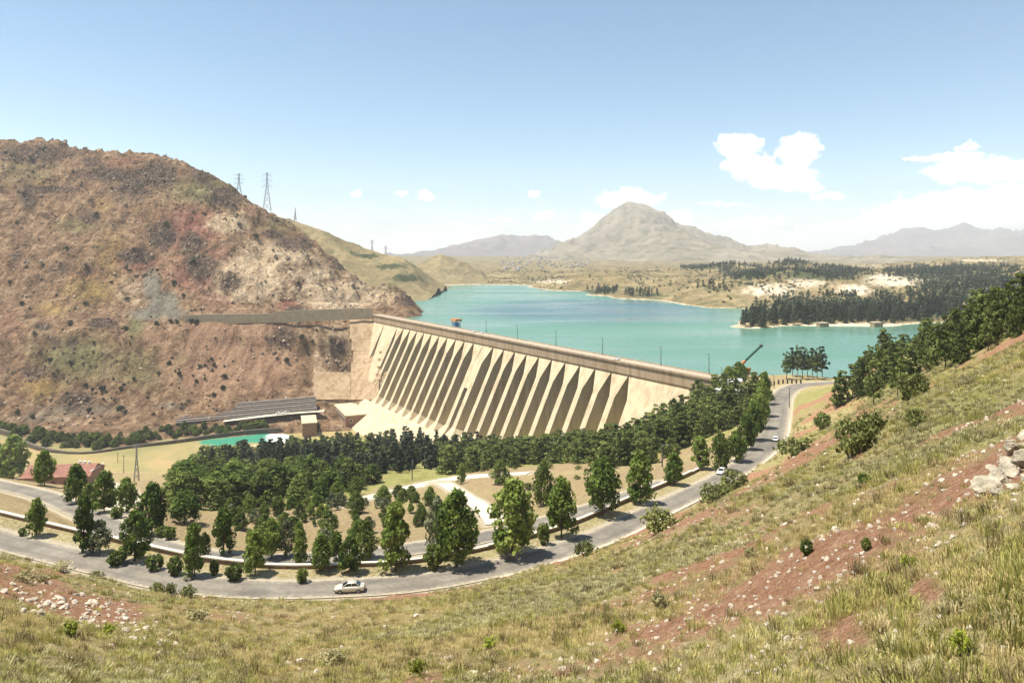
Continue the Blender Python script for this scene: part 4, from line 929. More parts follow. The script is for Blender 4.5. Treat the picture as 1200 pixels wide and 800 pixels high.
for k, x, yb, yt, w, lab in RT: plant_px('tree', k, x, yb, yt, w, lab)
BL = [(137, 663, 643, 22, 'round clipped bush under the dense verge tree, left of two'), (181, 668, 648, 22, 'clipped bush in the shade just right of the dense verge tree'), (205, 674, 650, 19, 'oval clipped bush standing alone at the left bend'),
      (251, 674, 654, 12, 'small narrow clipped bush on the verge'), (274, 680, 658, 22, 'wide clipped bush on the verge, right of the small narrow one'), (354, 683, 664, 15, 'small round bush on the verge left of the car'),
      (509, 667, 634, 25, 'big egg-shaped clipped bush right of the cone-shaped tree'), (637, 638, 610, 17, 'tall clipped bush in the shade of the largest tree'), (137, 607, 592, 17, 'round bush at the foot of the pale track'), (191, 629, 614, 18, 'dark round bush right of the large lower-road tree'), (199, 632, 616, 16, 'second dark round bush beside the lower road'),
      (26, 628, 617, 9, 'tiny bush against the wall at the left edge')]
for i, (x, yb, yt, w, lab) in enumerate(BL): plant_px('clipped_bush', 'ball%d' % (i % 3), x, yb, yt, w, lab, 'bush')

# scatter helper: points on a surface whose photo position falls inside a polygon
def scatter(poly, box, fn, gap, tries, seed, avoid=None):
    r = np.random.default_rng(seed); x = r.uniform(box[0], box[1], tries); y = r.uniform(box[2], box[3], tries); z = fn(x, y)
    a, b = proj(x, y, z); ok = inside(a, b, poly)
    if avoid is not None: ok &= avoid(x, y)
    pts = []; cell = {}
    for xx, yy, zz in zip(x[ok], y[ok], z[ok]):
        ci, cj = int(xx // gap), int(yy // gap)
        if any((xx - q[0]) ** 2 + (yy - q[1]) ** 2 < gap * gap for i in (-1, 0, 1) for j in (-1, 0, 1) for q in cell.get((ci + i, cj + j), ())): continue
        cell.setdefault((ci, cj), []).append((xx, yy)); pts.append((xx, yy, zz))
    return pts
def clear_lines(x, y):
    m = np.ones(x.shape, bool)
    for l, w in ((ROAD, 9.5), (LOWER, 6), (PATH1, 6), (PATH2, 6), (PATH3, 6)): m &= np.abs(near_line(x, y, l)[0]) > w
    return m
def upstream(x, y): return (x - 98) * 0.852 + (y - 367) * 0.523
def in_front(x, y): return clear_lines(x, y) & (upstream(x, y) < -np.interp(y, [360, 420, 640], [9, 30, 62]))

GROVES = [  # polygon in the photo, prototypes, height range, spacing, label, group
    ([(346, 532), (372, 531), (440, 528), (470, 519), (520, 520), (560, 535), (500, 552), (430, 560), (350, 552), (300, 560), (250, 558), (222, 545), (300, 540)], ['dark0', 'dark1', 'dark2', 'umbr2', 'pine3', 'dark1'], (9, 16), 8.6, 'dark blue-green conifer in the crowded grove below the left half of the dam', 'dark conifers below the dam'),
    ([(520, 530), (640, 520), (700, 530), (745, 520), (800, 488), (826, 458), (850, 462), (885, 465), (888, 490), (862, 500), (836, 512), (800, 528), (760, 545), (715, 552), (690, 543), (630, 543), (560, 553), (520, 556)], ['pine0', 'pine1', 'pine2', 'pine3'], (6.5, 12.5), 5.2, 'green pine in the dense belt between the right half of the dam and the road', 'green pines on the right abutment'),
    ([(205, 556), (250, 560), (350, 556), (440, 562), (440, 572), (400, 592), (330, 592), (270, 598), (215, 600)], ['round0', 'round1', 'round2', 'broad3', 'broad1', 'pine1'], (6, 11), 7.0, 'mid-green rounded tree in the thick stand on the left of the park', 'rounded trees of the park grove')]
for gi, (poly, keys, hr_, gap, lab, grp) in enumerate(GROVES):
    pts = scatter(poly, (-330, 170, 150, 640), gfun, gap, 14000, 300 + gi, in_front)
    random.shuffle(pts); pts = pts[:300]
    for (x, y, z) in pts: plant('conifer' if 'conifer' in lab else 'abutment_pine' if 'pine' in lab else 'tree', random.choice(keys), (x, y, z - 0.1), random.uniform(*hr_), lab, 'tree', grp, random.uniform(0.85, 1.5))  # abutment pines are ordinary pines, same kind as on the brow
# loose young trees over the terraced orchard
pts = scatter([(270, 600), (340, 592), (420, 585), (470, 582), (510, 590), (500, 620), (430, 640), (300, 648), (255, 630)], (-120, 0, 120, 320), gfun, 5.2, 4000, 320, clear_lines)
for (x, y, z) in pts[:120]: plant('orchard_tree', random.choice(['round0', 'round1', 'broad0', 'olive0']), (x, y, z), random.uniform(1.6, 5.0), 'small orchard tree on the bare terraced ground in the park', 'tree', 'orchard trees in the park', random.uniform(0.9, 1.2))
pts = scatter([(590, 545), (650, 545), (740, 545), (800, 530), (770, 560), (700, 580), (660, 600), (620, 590)], (-10, 80, 150, 300), gfun, 9, 1500, 321, clear_lines)
for (x, y, z) in pts[:16]: plant('shrub', random.choice(['shrub0', 'shrub1']), (x, y, z), random.uniform(1.0, 2.2), 'low shrub on the bare brown bank behind the verge trees', 'shrub', 'shrubs on the bare bank')

# pines on the brow at the right
ORD = ['first', 'second', 'third', 'fourth', 'fifth', 'sixth', 'seventh', 'eighth', 'ninth', 'tenth', 'eleventh', 'twelfth', 'thirteenth', 'fourteenth', 'fifteenth', 'sixteenth', 'seventeenth', 'eighteenth', 'nineteenth', 'twentieth', 'twenty-first', 'twenty-second']
PB = [(985, 478, 440, 26), (999, 470, 432, 28), (1011, 466, 425, 30), (1024, 478, 440, 24), (1030, 458, 412, 32), (1047, 452, 405, 34), (1052, 470, 425, 24), (1066, 447, 408, 30), (1078, 440, 396, 28), (1093, 436, 386, 32), (1108, 436, 384, 36), (1120, 424, 366, 34), (1136, 420, 362, 36), (1150, 412, 350, 34), (1166, 404, 342, 34), (1182, 396, 335, 34), (1198, 392, 325, 36), (1213, 382, 318, 36), (1127, 430, 382, 24), (1158, 414, 366, 24), (1190, 398, 352, 24), (1240, 372, 306, 40)]
for i, (x, yb, yt, w) in enumerate(sorted(PB)): plant_px('pine_tree', ['pine0', 'umbr1', 'pine1', 'umbr0', 'pine3', 'pine2', 'umbr1'][i % 7], x, yb - 3, yt - 6, w * 1.05, ORD[i] + ' pine from the left along the brow of the right-hand slope', 'tree', 'pines on the right-hand brow', d=200)
pts = scatter([(985, 470), (1020, 430), (1100, 395), (1200, 355), (1320, 325), (1320, 370), (1200, 392), (1120, 426), (1050, 452)], (85, 260, 130, 360), gfun, 5.6, 6000, 330)
for (x, y, z) in pts[:75]: plant('pine_tree', random.choice(['pine0', 'pine1', 'umbr0', 'umbr1', 'pine2', 'pine3']), (x, y, z - 0.1), random.uniform(6.5, 12), 'pine in the wood just behind the right-hand brow', 'tree', 'pines behind the right-hand brow', random.uniform(0.9, 1.2))
for i, x in enumerate((933, 940, 946, 952, 958, 964, 970, 976)):
    d = 345 + (i % 3) * 8; gx_ = d * (x - 600) / F; plant('pine_tree', 'umbr%d' % (2 if i % 2 else 0), (gx_, d + 12, g_at(gx_, d + 12)), 13.5 + (i * 5 % 4) * 0.8, ORD[i] + ' dark slender pine from the left in the lakeside row at the junction', 'tree', 'lakeside pines at the junction', 0.72)
plant_px('shrub', 'ball0', 964, 503, 481, 20, 'single dark round shrub on the dry cutting above the road', 'shrub')

# shrubs on the near slope
SL = [('shrub0', 772, 628, 598, 44, 'large grey-green shrub on the road edge below mid picture'), ('shrub1', 835, 592, 566, 40, 'dense green shrub by the road, left of a paler one'), ('shrub2', 858, 574, 551, 34, 'pale yellow-green shrub on the road edge below the white car'), ('shrub0', 686, 652, 634, 30, 'low shrub where the slope meets the kerb'), ('shrub2', 940, 538, 513, 52, 'spreading shrub above the road kerb'),
      ('shrub1', 1000, 535, 490, 56, 'biggest olive shrub on the right slope'), ('shrub0', 1022, 510, 482, 40, 'green shrub behind the biggest olive one'), ('shrub1', 1068, 472, 438, 46, 'bright green shrub under the brow pines'), ('shrub2', 1075, 500, 478, 28, 'small grey shrub on the right slope below the bright green one'), ('ball1', 1013, 571, 553, 16, 'dark green little shrub on red soil'),
      ('sage0', 30, 682, 668, 26, 'grey shrub at the lower left, nearest the edge'), ('sage1', 53, 683, 669, 20, 'grey shrub right of the lower-left one'), ('sage0', 70, 670, 658, 26, 'grey shrub on the road edge at lower left'), ('sage1', 111, 677, 668, 18, 'small grey shrub by the kerb at left'), ('shrub0', 184, 694, 682, 18, 'green shrub on the near road edge, left of a pair'), ('shrub1', 199, 695, 683, 16, 'right-hand green shrub of the pair at the near road edge'), ('shrub2', 219, 699, 686, 22, 'round grey-green shrub on the near road edge'), ('sage1', 235, 726, 708, 28, 'round sage bush on the slope left of centre'), ('lime0', 82, 745, 728, 20, 'yellow flowering plant beside the stone pile'), ('lime1', 127, 742, 730, 16, 'lime-green plant at the end of the stone pile'), ('lime0', 490, 792, 768, 20, 'bright lime-green plant at the bottom centre'), ('lime1', 573, 758, 746, 18, 'lime-green plant above the bottom centre'), ('sage0', 390, 782, 760, 30, 'grey-green bush at the bottom left of centre'), ('sage1', 775, 712, 690, 26, 'tall grey-green weed on the middle slope'), ('lime0', 726, 742, 726, 18, 'lime weed low on the middle slope'), ('lime1', 1065, 672, 648, 18, 'fresh green plant on the right slope'), ('ball2', 945, 650, 630, 16, 'dark leafy plant on the right slope'), ('ball0', 1015, 645, 628, 12, 'small dark plant above the red gully'), ('lime0', 1128, 768, 735, 26, 'broad-leaved green plant at the lower right'), ('sage0', 880, 655, 640, 18, 'grey sage on the slope right of the middle')]
for k, x, yb, yt, w, lab in SL:
    q = raycast(x, yb, gfun, 6, 300, 1500); h = (yb - yt) * q.y / F; p = PROTO[k]
    plant('shrub' if k[:4] not in ('lime',) else 'flowering_plant', k, q, h, lab, 'shrub' if k[:4] != 'lime' else 'plant', None, max(0.4, min(2.5, (w * q.y / F) / (p['w'] * h / p['h']))))

# scrub on the rocky hill and along the far bank
def hfun(x, y): return hill_z(x, y)
hs = [(147, 385), (183, 378), (200, 376), (207, 376), (219, 375), (224, 376), (230, 377), (242, 372), (254, 372), (216, 297), (227, 305), (157, 291), (78, 291), (172, 308), (184, 315), (203, 332), (215, 345), (204, 330), (248, 420), (240, 427), (234, 428), (251, 427), (263, 428), (249, 433), (263, 441), (261, 454), (250, 462), (202, 418), (205, 433), (198, 425), (210, 437), (230, 446), (240, 442), (157, 443), (142, 455), (145, 450), (121, 466), (120, 455), (108, 455), (186, 437), (133, 443), (100, 450), (360, 374), (371, 386), (366, 399), (336, 422), (110, 400), (58, 422), (83, 424), (152, 400), (40, 390), (82, 378), (354, 395), (20, 482), (38, 488), (140, 478), (146, 482), (70, 500), (105, 480), (190, 476), (180, 484), (350, 330), (320, 345), (300, 276), (60, 190), (85, 200), (113, 250), (195, 262), (240, 250), (280, 262), (20, 260), (50, 310), (12, 330), (100, 355), (130, 330), (66, 345), (25, 355), (150, 350)]
for i, (x, y) in enumerate(hs):
    q = raycast(x, y + 2, hfun, 540, 1100, 500)
    if q is None: continue
    plant('shrub', 'scrub%d' % (i % 3), q, random.uniform(1.8, 4.6), 'dark rounded scrub bush dotted on the steep rocky hill', 'shrub', 'scrub on the rocky hill', random.uniform(0.8, 1.3))
for i in range(90):
    x = -15 + 330 * ((i * 0.618034) % 1); top = np.interp(x, [0, 40, 100, 180, 200, 330], [497, 505, 510, 500, 498, 497]); bot = np.interp(x, [0, 22, 45, 80, 110, 180, 330], [506, 517, 525, 531, 530, 519, 504])
    y = top + (bot - top) * random.uniform(0.25, 0.95); q = raycast(x, y, hfun, 540, 760, 350)
    if q is None: continue
    plant('riverside_bush', 'round%d' % (i % 3), q, random.uniform(5, 10) * (1 if x < 130 else 0.7), 'dark green bush in the thicket along the far river bank', 'bush', 'bushes on the far river bank', random.uniform(1.0, 1.4))

# woods on the far shore: the peninsula trees one by one, the rest as a mass
ffun = lambda x, y: far_z(x, y)
pts = scatter([(866, 384), (900, 383), (960, 380), (1050, 379), (1100, 374), (1140, 365), (1100, 352), (1000, 362), (930, 366), (880, 372)], (180, 560, 640, 900), ffun, 8.5, 4000, 340)
pts = [q for q in pts if q[2] > 0.5]; pts.sort(key=lambda q: q[1])
for (x, y, z) in pts[:150]: plant('shore_conifer', random.choice(['dark0', 'dark1', 'dark2', 'umbr2']), (x, y, z - 0.2), random.uniform(11, 18), 'dark conifer in the wood on the far shore spit', 'tree', 'conifers on the far shore spit', random.uniform(0.9, 1.3))

def instancer(name, src, pts, scl, label, cat, tilt=None, rz=None):
    n = len(pts); me = bpy.data.meshes.new(name); me.vertices.add(n); me.vertices.foreach_set('co', np.asarray(pts, np.float32).ravel())
    r = np.random.default_rng(n); rot = np.zeros((n, 3), np.float32); rot[:, 2] = r.uniform(0, 6.28, n)
    if tilt is not None: rot[:, 0] = r.normal(size=n) * tilt; rot[:, 1] = r.normal(size=n) * tilt
    me.attributes.new('rot', 'FLOAT_VECTOR', 'POINT').data.foreach_set('vector', rot.ravel())
    me.attributes.new('scl', 'FLOAT', 'POINT').data.foreach_set('value', np.asarray(scl, np.float32))
    o = tag(ob(name, me), label, cat, None, 'stuff')
    g = bpy.data.node_groups.new(name, 'GeometryNodeTree'); g.interface.new_socket('Geometry', in_out='INPUT', socket_type='NodeSocketGeometry'); g.interface.new_socket('Geometry', in_out='OUTPUT', socket_type='NodeSocketGeometry')
    N = g.nodes; L = g.links; gi = N.new('NodeGroupInput'); go = N.new('NodeGroupOutput'); ip = N.new('GeometryNodeInstanceOnPoints'); oi = N.new('GeometryNodeObjectInfo')
    so_ = bpy.data.objects.new(name + '_source', src); oi.inputs[0].default_value = so_
    ar = N.new('GeometryNodeInputNamedAttribute'); ar.data_type = 'FLOAT_VECTOR'; ar.inputs[0].default_value = 'rot'
    asn = N.new('GeometryNodeInputNamedAttribute'); asn.data_type = 'FLOAT'; asn.inputs[0].default_value = 'scl'
    L.new(gi.outputs[0], ip.inputs['Points']); L.new(oi.outputs['Geometry'], ip.inputs['Instance'])
    L.new(ar.outputs['Attribute'], ip.inputs['Rotation']); L.new(asn.outputs['Attribute'], ip.inputs['Scale']); L.new(ip.outputs[0], go.inputs[0])
    o.modifiers.new('scatter', 'NODES').node_group = g
    return o
r = np.random.default_rng(50); x = r.uniform(-100, 2000, 60000); y = r.uniform(700, 2600, 60000); z = far_z(x, y); a, b = proj(x, y, z)
w = blobs(a, b, WOODS); ok = (r.uniform(0, 1, len(x)) < w ** 1.5 * 0.9) & (z > 1.5) & (w > 0.25); idx = np.where(ok)[0][:7000]
fw = leaves('far_tree', [(0, 0, 2.5), (1.2, .4, 4), (-1, .8, 4), (0, -1, 4.5), (0.2, 0.2, 6.5), (0, 0, 8.5)], [2.2, 1.8, 1.8, 1.8, 1.7, 1.1], 9, 0.95, MAT['leaf_dark'], seed=9)
instancer('distant_wood', fw, np.stack([x, y, z], 1)[idx], r.uniform(0.7, 1.35, len(idx)), 'dark woods covering parts of the far shore hills', 'wood')

r = np.random.default_rng(61)
def hill_scatter(n, weight):
    x = r.uniform(-760, -90, n); y = r.uniform(600, 1010, n); z = H1(x, y); a, b = proj(x, y, z); _, _, conc = hill_masks(x, y, z)
    k = (r.uniform(0, 1, n) < weight(a, b)) & (conc < .3) & (a > -40) & (a < 480) & (b < 500); x, y = x[k], y[k]; return np.stack([x, y, hill_z(x, y)], 1)

# ------------------------------------------------------------------ parapet wall between the verge and the lower road
wl = offset_line(ROAD, 7.6); wl = wl[(wl[:, 0] > -150) & (wl[:, 1] < 190)]
wall = root('parapet_wall', 'long low roadside wall with pale coping curving along the upper road', 'wall', wl[0])
seglen = 3
for i in range(0, len(wl) - 1, seglen):
    q = wl[i:i + seglen + 1].copy()
    if len(q) < 2: continue
    st = 0.12 * math.floor((i // seglen) / 4 % 3)                     # the coping steps now and then
    sweep(q, 0.4, -2.4, 0.42 + st).build('wall_panel', MAT['wallstone'], wall).location = -Vector(wl[0])
    sweep(q, 0.62, 0.423 + st, 0.62 + st).build('coping_stone', MAT['coping'], wall).location = -Vector(wl[0])

# wire fence beyond the wall at the left
fl = offset_line(ROAD, 11.0); fl = fl[(fl[:, 0] > -105) & (fl[:, 0] < -58)]
fen = root('wire_fence', 'grey wire fence on thin posts beyond the wall at the left', 'fence', fl[0])
zf = [g_at(p[0], p[1]) for p in fl]
for p, z in zip(fl, zf): MB().tube((p[0], p[1], z - 0.2), (p[0], p[1], z + 2.3), 0.06, n=6).build('post', MAT['steel'], fen).location = -Vector(fl[0])
for hgt in np.linspace(0.3, 2.25, 9):
    m = MB()
    for i in range(len(fl) - 1): m.tube((fl[i][0], fl[i][1], zf[i] + hgt), (fl[i + 1][0], fl[i + 1][1], zf[i + 1] + hgt), 0.014, n=4, cap=False)
    m.build('wire', MAT['steel'], fen).location = -Vector(fl[0])

# ------------------------------------------------------------------ cars
def car(name, label, loc, rz, paint, scale=1.0):
    c = root(name, label, 'car', loc, rz); c.scale = (scale,) * 3
    # lower body lofted along its length (x forward); (x, half width, bottom, top)
    secs = [(-2.18, .66, .42, .80), (-2.08, .78, .32, .92), (-1.3, .84, .25, .97), (0, .85, .24, .98), (0.9, .84, .25, .95), (1.7, .80, .28, .84), (2.05, .70, .34, .74), (2.16, .58, .42, .64)]
    rings = []
    for x, w, z0, z1 in secs:
        zm = z0 + (z1 - z0) * .55
        rings.append([(x, -w * .9, z0), (x, w * .9, z0), (x, w, zm), (x, w * .93, z1 - .04), (x, w * .80, z1), (x, -w * .80, z1), (x, -w * .93, z1 - .04), (x, -w, zm)])
    body = MB().loft(rings).build('body', paint, c, True)
    # glasshouse
    gl = []
    for x, w, z in ((-1.55, .70, .96), (-0.95, .60, 1.36), (0.25, .60, 1.38), (1.05, .70, .95)): gl.append([(x, -w, z if z > 1 else z), (x, w, z), (x, w + .06 if z > 1 else w, .93), (x, -w - .06 if z > 1 else -w, .93)])
    MB().loft(gl).build('windows', MAT['glass'], c)
    MB().loft([[(-1.0, -.61, 1.345), (-1.0, .61, 1.345), (-1.0, .57, 1.395), (-1.0, -.57, 1.395)], [(-.4, -.62, 1.37), (-.4, .62, 1.37), (-.4, .58, 1.43), (-.4, -.58, 1.43)], [(.32, -.61, 1.36), (.32, .61, 1.36), (.32, .57, 1.41), (.32, -.57, 1.41)]]).build('roof', paint, c, True)
    for s in (-1, 1):
        for x0, z0, x1, z1 in ((-1.58, .95, -.98, 1.36), (-.36, .95, -.36, 1.38), (1.08, .95, .28, 1.38)): MB().tube((x0, s * .72, z0), (x1, s * .61, z1), .04, n=5).build('pillar', paint, c)
        for x in (-1.32, 1.32):
            wh = MB().tube((x, s * .70, .30), (x, s * .87, .30), .30, n=16).build('tyre', MAT['tyre'], c)
            MB().tube((x, s * .862, .30), (x, s * .882, .30), .19, n=12).build('rim', MAT['steel'], wh)
        MB().box((2.06, s * .5, .62), (.14, .28, .12)).build('headlight', MAT['white_paint'], c)
        MB().box((-2.14, s * .55, .74), (.1, .24, .14)).build('tail_light', MAT['red_lamp'], c)
        MB().box((.72, s * .92, .98), (.14, .16, .10)).build('mirror', paint, c)
    MB().box((2.13, 0, .40), (.12, 1.3, .14)).build('bumper', MAT['dark'], c); MB().box((-2.17, 0, .42), (.12, 1.36, .16)).build('bumper', MAT['dark'], c)
    return c
def on_road(px, py, off):                     # a place on the road at that pixel
    q = raycast(px, py, gfun, 60, 400, 1500); i = int(np.argmin((ROAD[:, 0] - q.x) ** 2 + (ROAD[:, 1] - q.y) ** 2)); j = min(i + 1, len(ROAD) - 1)
    t = ROAD[j] - ROAD[j - 1]; a = math.atan2(t[1], t[0]); p = ROAD[i]
    return Vector((p[0] - math.sin(a) * off, p[1] + math.cos(a) * off, p[2] + 0.035)), a
l, a = on_road(411, 690, -1.35); car('parked_car', 'silver saloon car on the near bend of the road', l, a + math.pi, MAT['silver'], 1.02)
l, a = on_road(906, 517, -1.9); car('car', 'white car driving the straight of the road towards the lake', l, a, MAT['white_paint'])
l, a = on_road(850, 556, 1.7); car('car', 'white car half hidden behind a road-edge shrub', l, a + math.pi, MAT['white_paint'])
for s, w, lab in ((250, -3.2, 'white car parked on the dam crest beside the hoist'), (238, -3.4, 'white car parked on the crest, nearer than the other'), (70, 0, 'pale car on the near end of the dam crest')):
    car('car', lab, D(s, w, CREST - 0.48), math.atan2(DA.y, DA.x), MAT['white_paint'])
for px, lab in ((330, 'white van on the track under the stepped embankment, left of two'), (337, 'white van on the track under the stepped embankment, right of two')):
    i_ = int(np.argmin(np.abs(600 + F * SV[:, 0] / SV[:, 1] - px))); c = car('van', lab, Vector(SV[i_]) + Vector((0, 0, .06)), math.atan2(SV[i_][1] - SV[i_ - 1][1], SV[i_][0] - SV[i_ - 1][0]), MAT['white_paint'], 1.35)
    c['category'] = 'van'

# ------------------------------------------------------------------ lamps, masts and pylons
MAT['pole'] = plain('dark_pole', (0.10, 0.10, 0.10), 0.6, 0.2)
def lamp(label, loc, h, rz, group=None, arm=1.6):
    o = root('street_lamp', label, 'street lamp', loc, rz, group)
    MB().tube((0, 0, -0.3), (0, 0, h), .22, .13, 8).build('pole', MAT['pole'], o)
    MB().tube((0, 0, h - .1), (arm, 0, h + .25), .09, n=6).build('arm', MAT['pole'], o)
    MB().box((arm + .25, 0, h + .22), (.7, .26, .14)).build('lamp_head', MAT['steel'], o); MB().box((0, 0, 0.15), (.5, .5, .4)).build('base', MAT['concrete'], o)
    return o
for i, px_ in enumerate((562, 598, 643, 697, 765, 821)):
    k = (px_ - 600) / F; s = (98 - k * 367) / (239 + k * 389) * DLEN
    lamp(('thin lamp post on the dam crest, farthest of the row', 'lamp post on the dam crest, second from the far end', 'lamp post on the dam crest above the middle ribs', 'lamp post with crossed arms on the dam crest', 'lamp post on the crest over the plain wing block', 'lamp post at the near end of the dam crest')[i], D(s, -6.0, CREST - 0.5), 10.5, math.atan2(DN.y, DN.x), 'lamp posts along the dam crest')
for px_, py_, h, lab in ((846, 452, 9, 'lamp post behind the trees at the near dam end'), (907, 455, 6, 'short lamp post at the lake end of the road'), (483, 563, 7, 'lamp post by the park footpath under the conifers'), (776, 548, 7, 'lamp post among pines above the straight pale wall'), (401, 575, 7, 'lamp post in the park grove'), (1000 * 0 + 925, 478, 8, 'grey pole at the road bend by the lake')):
    q = raycast(px_, py_, gfun, 60, 500, 1200); lamp(lab, q, h, random.uniform(0, 6))
def lattice(name, label, loc, h, base, arms, rz=0, bar=0.22, cat='pylon', waist=0.58):
    o = root(name, label, cat, loc, rz); leg = lambda t: base / 2 * (1 - t / waist * 0.72) if t < waist else base / 2 * 0.28 * (1 - (t - waist) / (1 - waist) * 0.6)
    ts = [0, .2, .37, .5, waist, .68, .78, .88, 1.0]; cor = ((-1, -1), (1, -1), (1, 1), (-1, 1))
    for sx, sy in cor:
        m = MB()
        for a, b in zip(ts[:-1], ts[1:]): m.tube((sx * leg(a), sy * leg(a), a * h - (0.8 if a == 0 else 0)), (sx * leg(b), sy * leg(b), b * h), bar * .62, n=4, cap=False)
        m.build('leg', MAT['steel'], o)
    m = MB()
    for a, b in zip(ts[:-1], ts[1:]):
        for k in range(4):
            p, q = cor[k], cor[(k + 1) % 4]
            m.tube((p[0] * leg(a), p[1] * leg(a), a * h), (q[0] * leg(b), q[1] * leg(b), b * h), bar * .4, n=3, cap=False); m.tube((q[0] * leg(a), q[1] * leg(a), a * h), (p[0] * leg(b), p[1] * leg(b), b * h), bar * .4, n=3, cap=False)
    m.build('bracing', MAT['steel'], o)
    for t, w in arms:
        m = MB()
        for s in (-1, 1):
            for dz in (0, 0.05 * h): m.tube((s * leg(t), 0, t * h + dz), (s * w / 2, 0, t * h + .01 * h), bar * .5, n=4)
            m.tube((s * w / 2, 0, t * h), (s * w / 2, 0, t * h - .06 * h), bar * .5, n=4)
        m.build('cross_arm', MAT['steel'], o)
    return o
for px_, base_y, top_y, lab, wd in ((313, 246, 202, 'large lattice pylon on the hill skyline', 9.5), (280, 236, 203, 'lattice pylon half hidden behind the hill skyline', 9.0)):
    d = 905 if px_ == 313 else 985; q = P(px_, base_y, d); z = float(hill_z(np.array([q.x]), np.array([d]))[0]); top = CAMZ + (HY - top_y) / F * d
    lattice('pylon', lab, (q.x, d, z - 0.5), top - z + .5, wd, [(.63, 11), (.78, 12), (.92, 10)], 0.2, 0.34)
q = raycast(346, 258, hfun, 700, 1100, 900) or P(346, 258, 880); lattice('mast', 'thin mast on the hill skyline right of the pylons', q, 15, 2.4, [], 0, 0.3, 'mast')
for px_, by, ty, lab in ((436, 293, 281, 'tiny far pylon on the grassy ridge, left of two'), (452, 299, 288, 'tiny far pylon on the grassy ridge, right of two')): lattice('pylon', lab, P(px_, by + 1, 1250), (by - ty + 1) * 1250 / F, 4.0, [(.7, 7), (.88, 6)], 0.3, 0.4)
q = raycast(160, 563, gfun, 200, 600, 1200); lattice('mast', 'grey lattice mast standing before the muddy river', q, 44 * q.y / F, 2.6, [(.9, 3)], 0.3, 0.26, 'mast')
for px_, yb, yt, lab in ((145, 554, 533, 'dark wooden pole left of the lattice mast'), (138, 546, 530, 'shorter wooden pole farther left of the lattice mast')):
    q = raycast(px_, yb, gfun, 200, 600, 1200); o = root('utility_pole', lab, 'pole', q); h = (yb - yt) * q.y / F
    MB().tube((0, 0, -.4), (0, 0, h), .22, .15, 8).build('pole', MAT['bark'], o); MB().box((0, 0, h - .7), (2.0, .15, .15)).build('cross_bar', MAT['bark'], o)

# ------------------------------------------------------------------ buildings
def frame_building(name, label, c, ax, L, Wd, h, wall_m, roof_m, over=0.5, roof_t=0.7, wins=(), group=None, sink=8):
    """box building: c = base centre, ax = heading of its long side; windows as (side, along, height, w, h)"""
    o = root(name, label, 'building', c, ax, group)
    MB().box((0, 0, (h - sink) / 2), (L, Wd, h + sink)).build('wall', wall_m, o)
    MB().box((0, 0, h + roof_t / 2), (L + 2 * over, Wd + 2 * over, roof_t)).build('roof', roof_m, o)
    for side, u, z, w, hh in wins:
        if side in ('f', 'b'): p = (u, (-1 if side == 'f' else 1) * (Wd / 2), z); sz = (w, .24, hh)
        else: p = ((-1 if side == 'l' else 1) * L / 2, u, z); sz = (.24, w, hh)
        wn = MB().box(p, sz).build('window', MAT['coping'], o); MB().box(p, tuple(q * .8 if q > .3 else .34 for q in sz)).build('pane', MAT['glass'], wn)
    return o
# powerhouse at the dam toe
ax = math.atan2(705 - 638, -174 + 144)
pc = Vector((-150, 671, -85))
frame_building('powerhouse', 'long powerhouse with flat cream roof at the foot of the dam', pc, ax, 70, 19, 10.5, MAT['brick'], MAT['roof_white'], 0.4, 1.0,
               [('b', -30 + 5 * k, 6.5, 3.2, 4.5) for k in range(13)] + [('l', -5, 6.5, 3, 3), ('l', 5, 6.5, 3, 3), ('l', 0, 2.2, 4, 4)])
frame_building('pump_house', 'small brown block with cream flat roof beside the outlet water', Vector((-173, 623, -88)), math.atan2(35, -11), 30, 11.5, 13.5, MAT['brick'], MAT['roof_white'], 0.5, 0.9, [('l', -2.5, 9, 1.6, 2), ('l', 2.5, 9, 1.6, 2), ('b', 0, 8, 3, 2.5), ('b', -8, 8, 3, 2.5)])
# valve house stair on the slope
# red-roofed building, lower left
q = raycast(75, 566, gfun, 250, 520, 1200)
rb = root('red_roof_house', 'long low house with red pitched roof among trees at the left', 'building', q, 0.12)
L_, Wd_, hh = 36, 20, 6.5
MB().box((0, 0, hh / 2 - 3), (L_, Wd_, hh + 6)).build('wall', MAT['brick'], rb)
for s in (-1, 1):
    a0 = Vector((-L_ / 2 - .6, s * (Wd_ / 2 + .7), hh - .3)); a1 = Vector((L_ / 2 + .6, s * (Wd_ / 2 + .7), hh - .3)); b0 = Vector((-L_ / 2 - .6, 0, hh + 4.2)); b1 = Vector((L_ / 2 + .6, 0, hh + 4.2)); up = Vector((0, 0, .35))
    m = MB(); m.loft([[a0, a0 + up, b0 + up, b0], [a1, a1 + up, b1 + up, b1]]).build('roof_slope', MAT['roof_red'], rb)
for s in (-1, 1): MB().add([(s * L_ / 2, -Wd_ / 2, hh), (s * L_ / 2, Wd_ / 2, hh), (s * L_ / 2, 0, hh + 4.2)], [(0, 1, 2)]).build('gable', MAT['brick'], rb)
MB().box((L_ / 2 + .3, 0, hh + 2.3), (.5, 18, .4), M=Matrix.Identity(3)).build('gable_trim', MAT['white_paint'], rb)
for k in range(5): MB().box((-14 + 6.5 * k, -Wd_ / 2 - .05, 3.2), (2, .3, 2)).build('window', MAT['glass'], rb)
for k, (u, v) in enumerate(((10, 3), (13, 2), (7, 4))): MB().tube((u, v, hh + 2), (u, v, hh + 5.2), .8, n=10).build('roof_vent', MAT['white_paint'], rb)
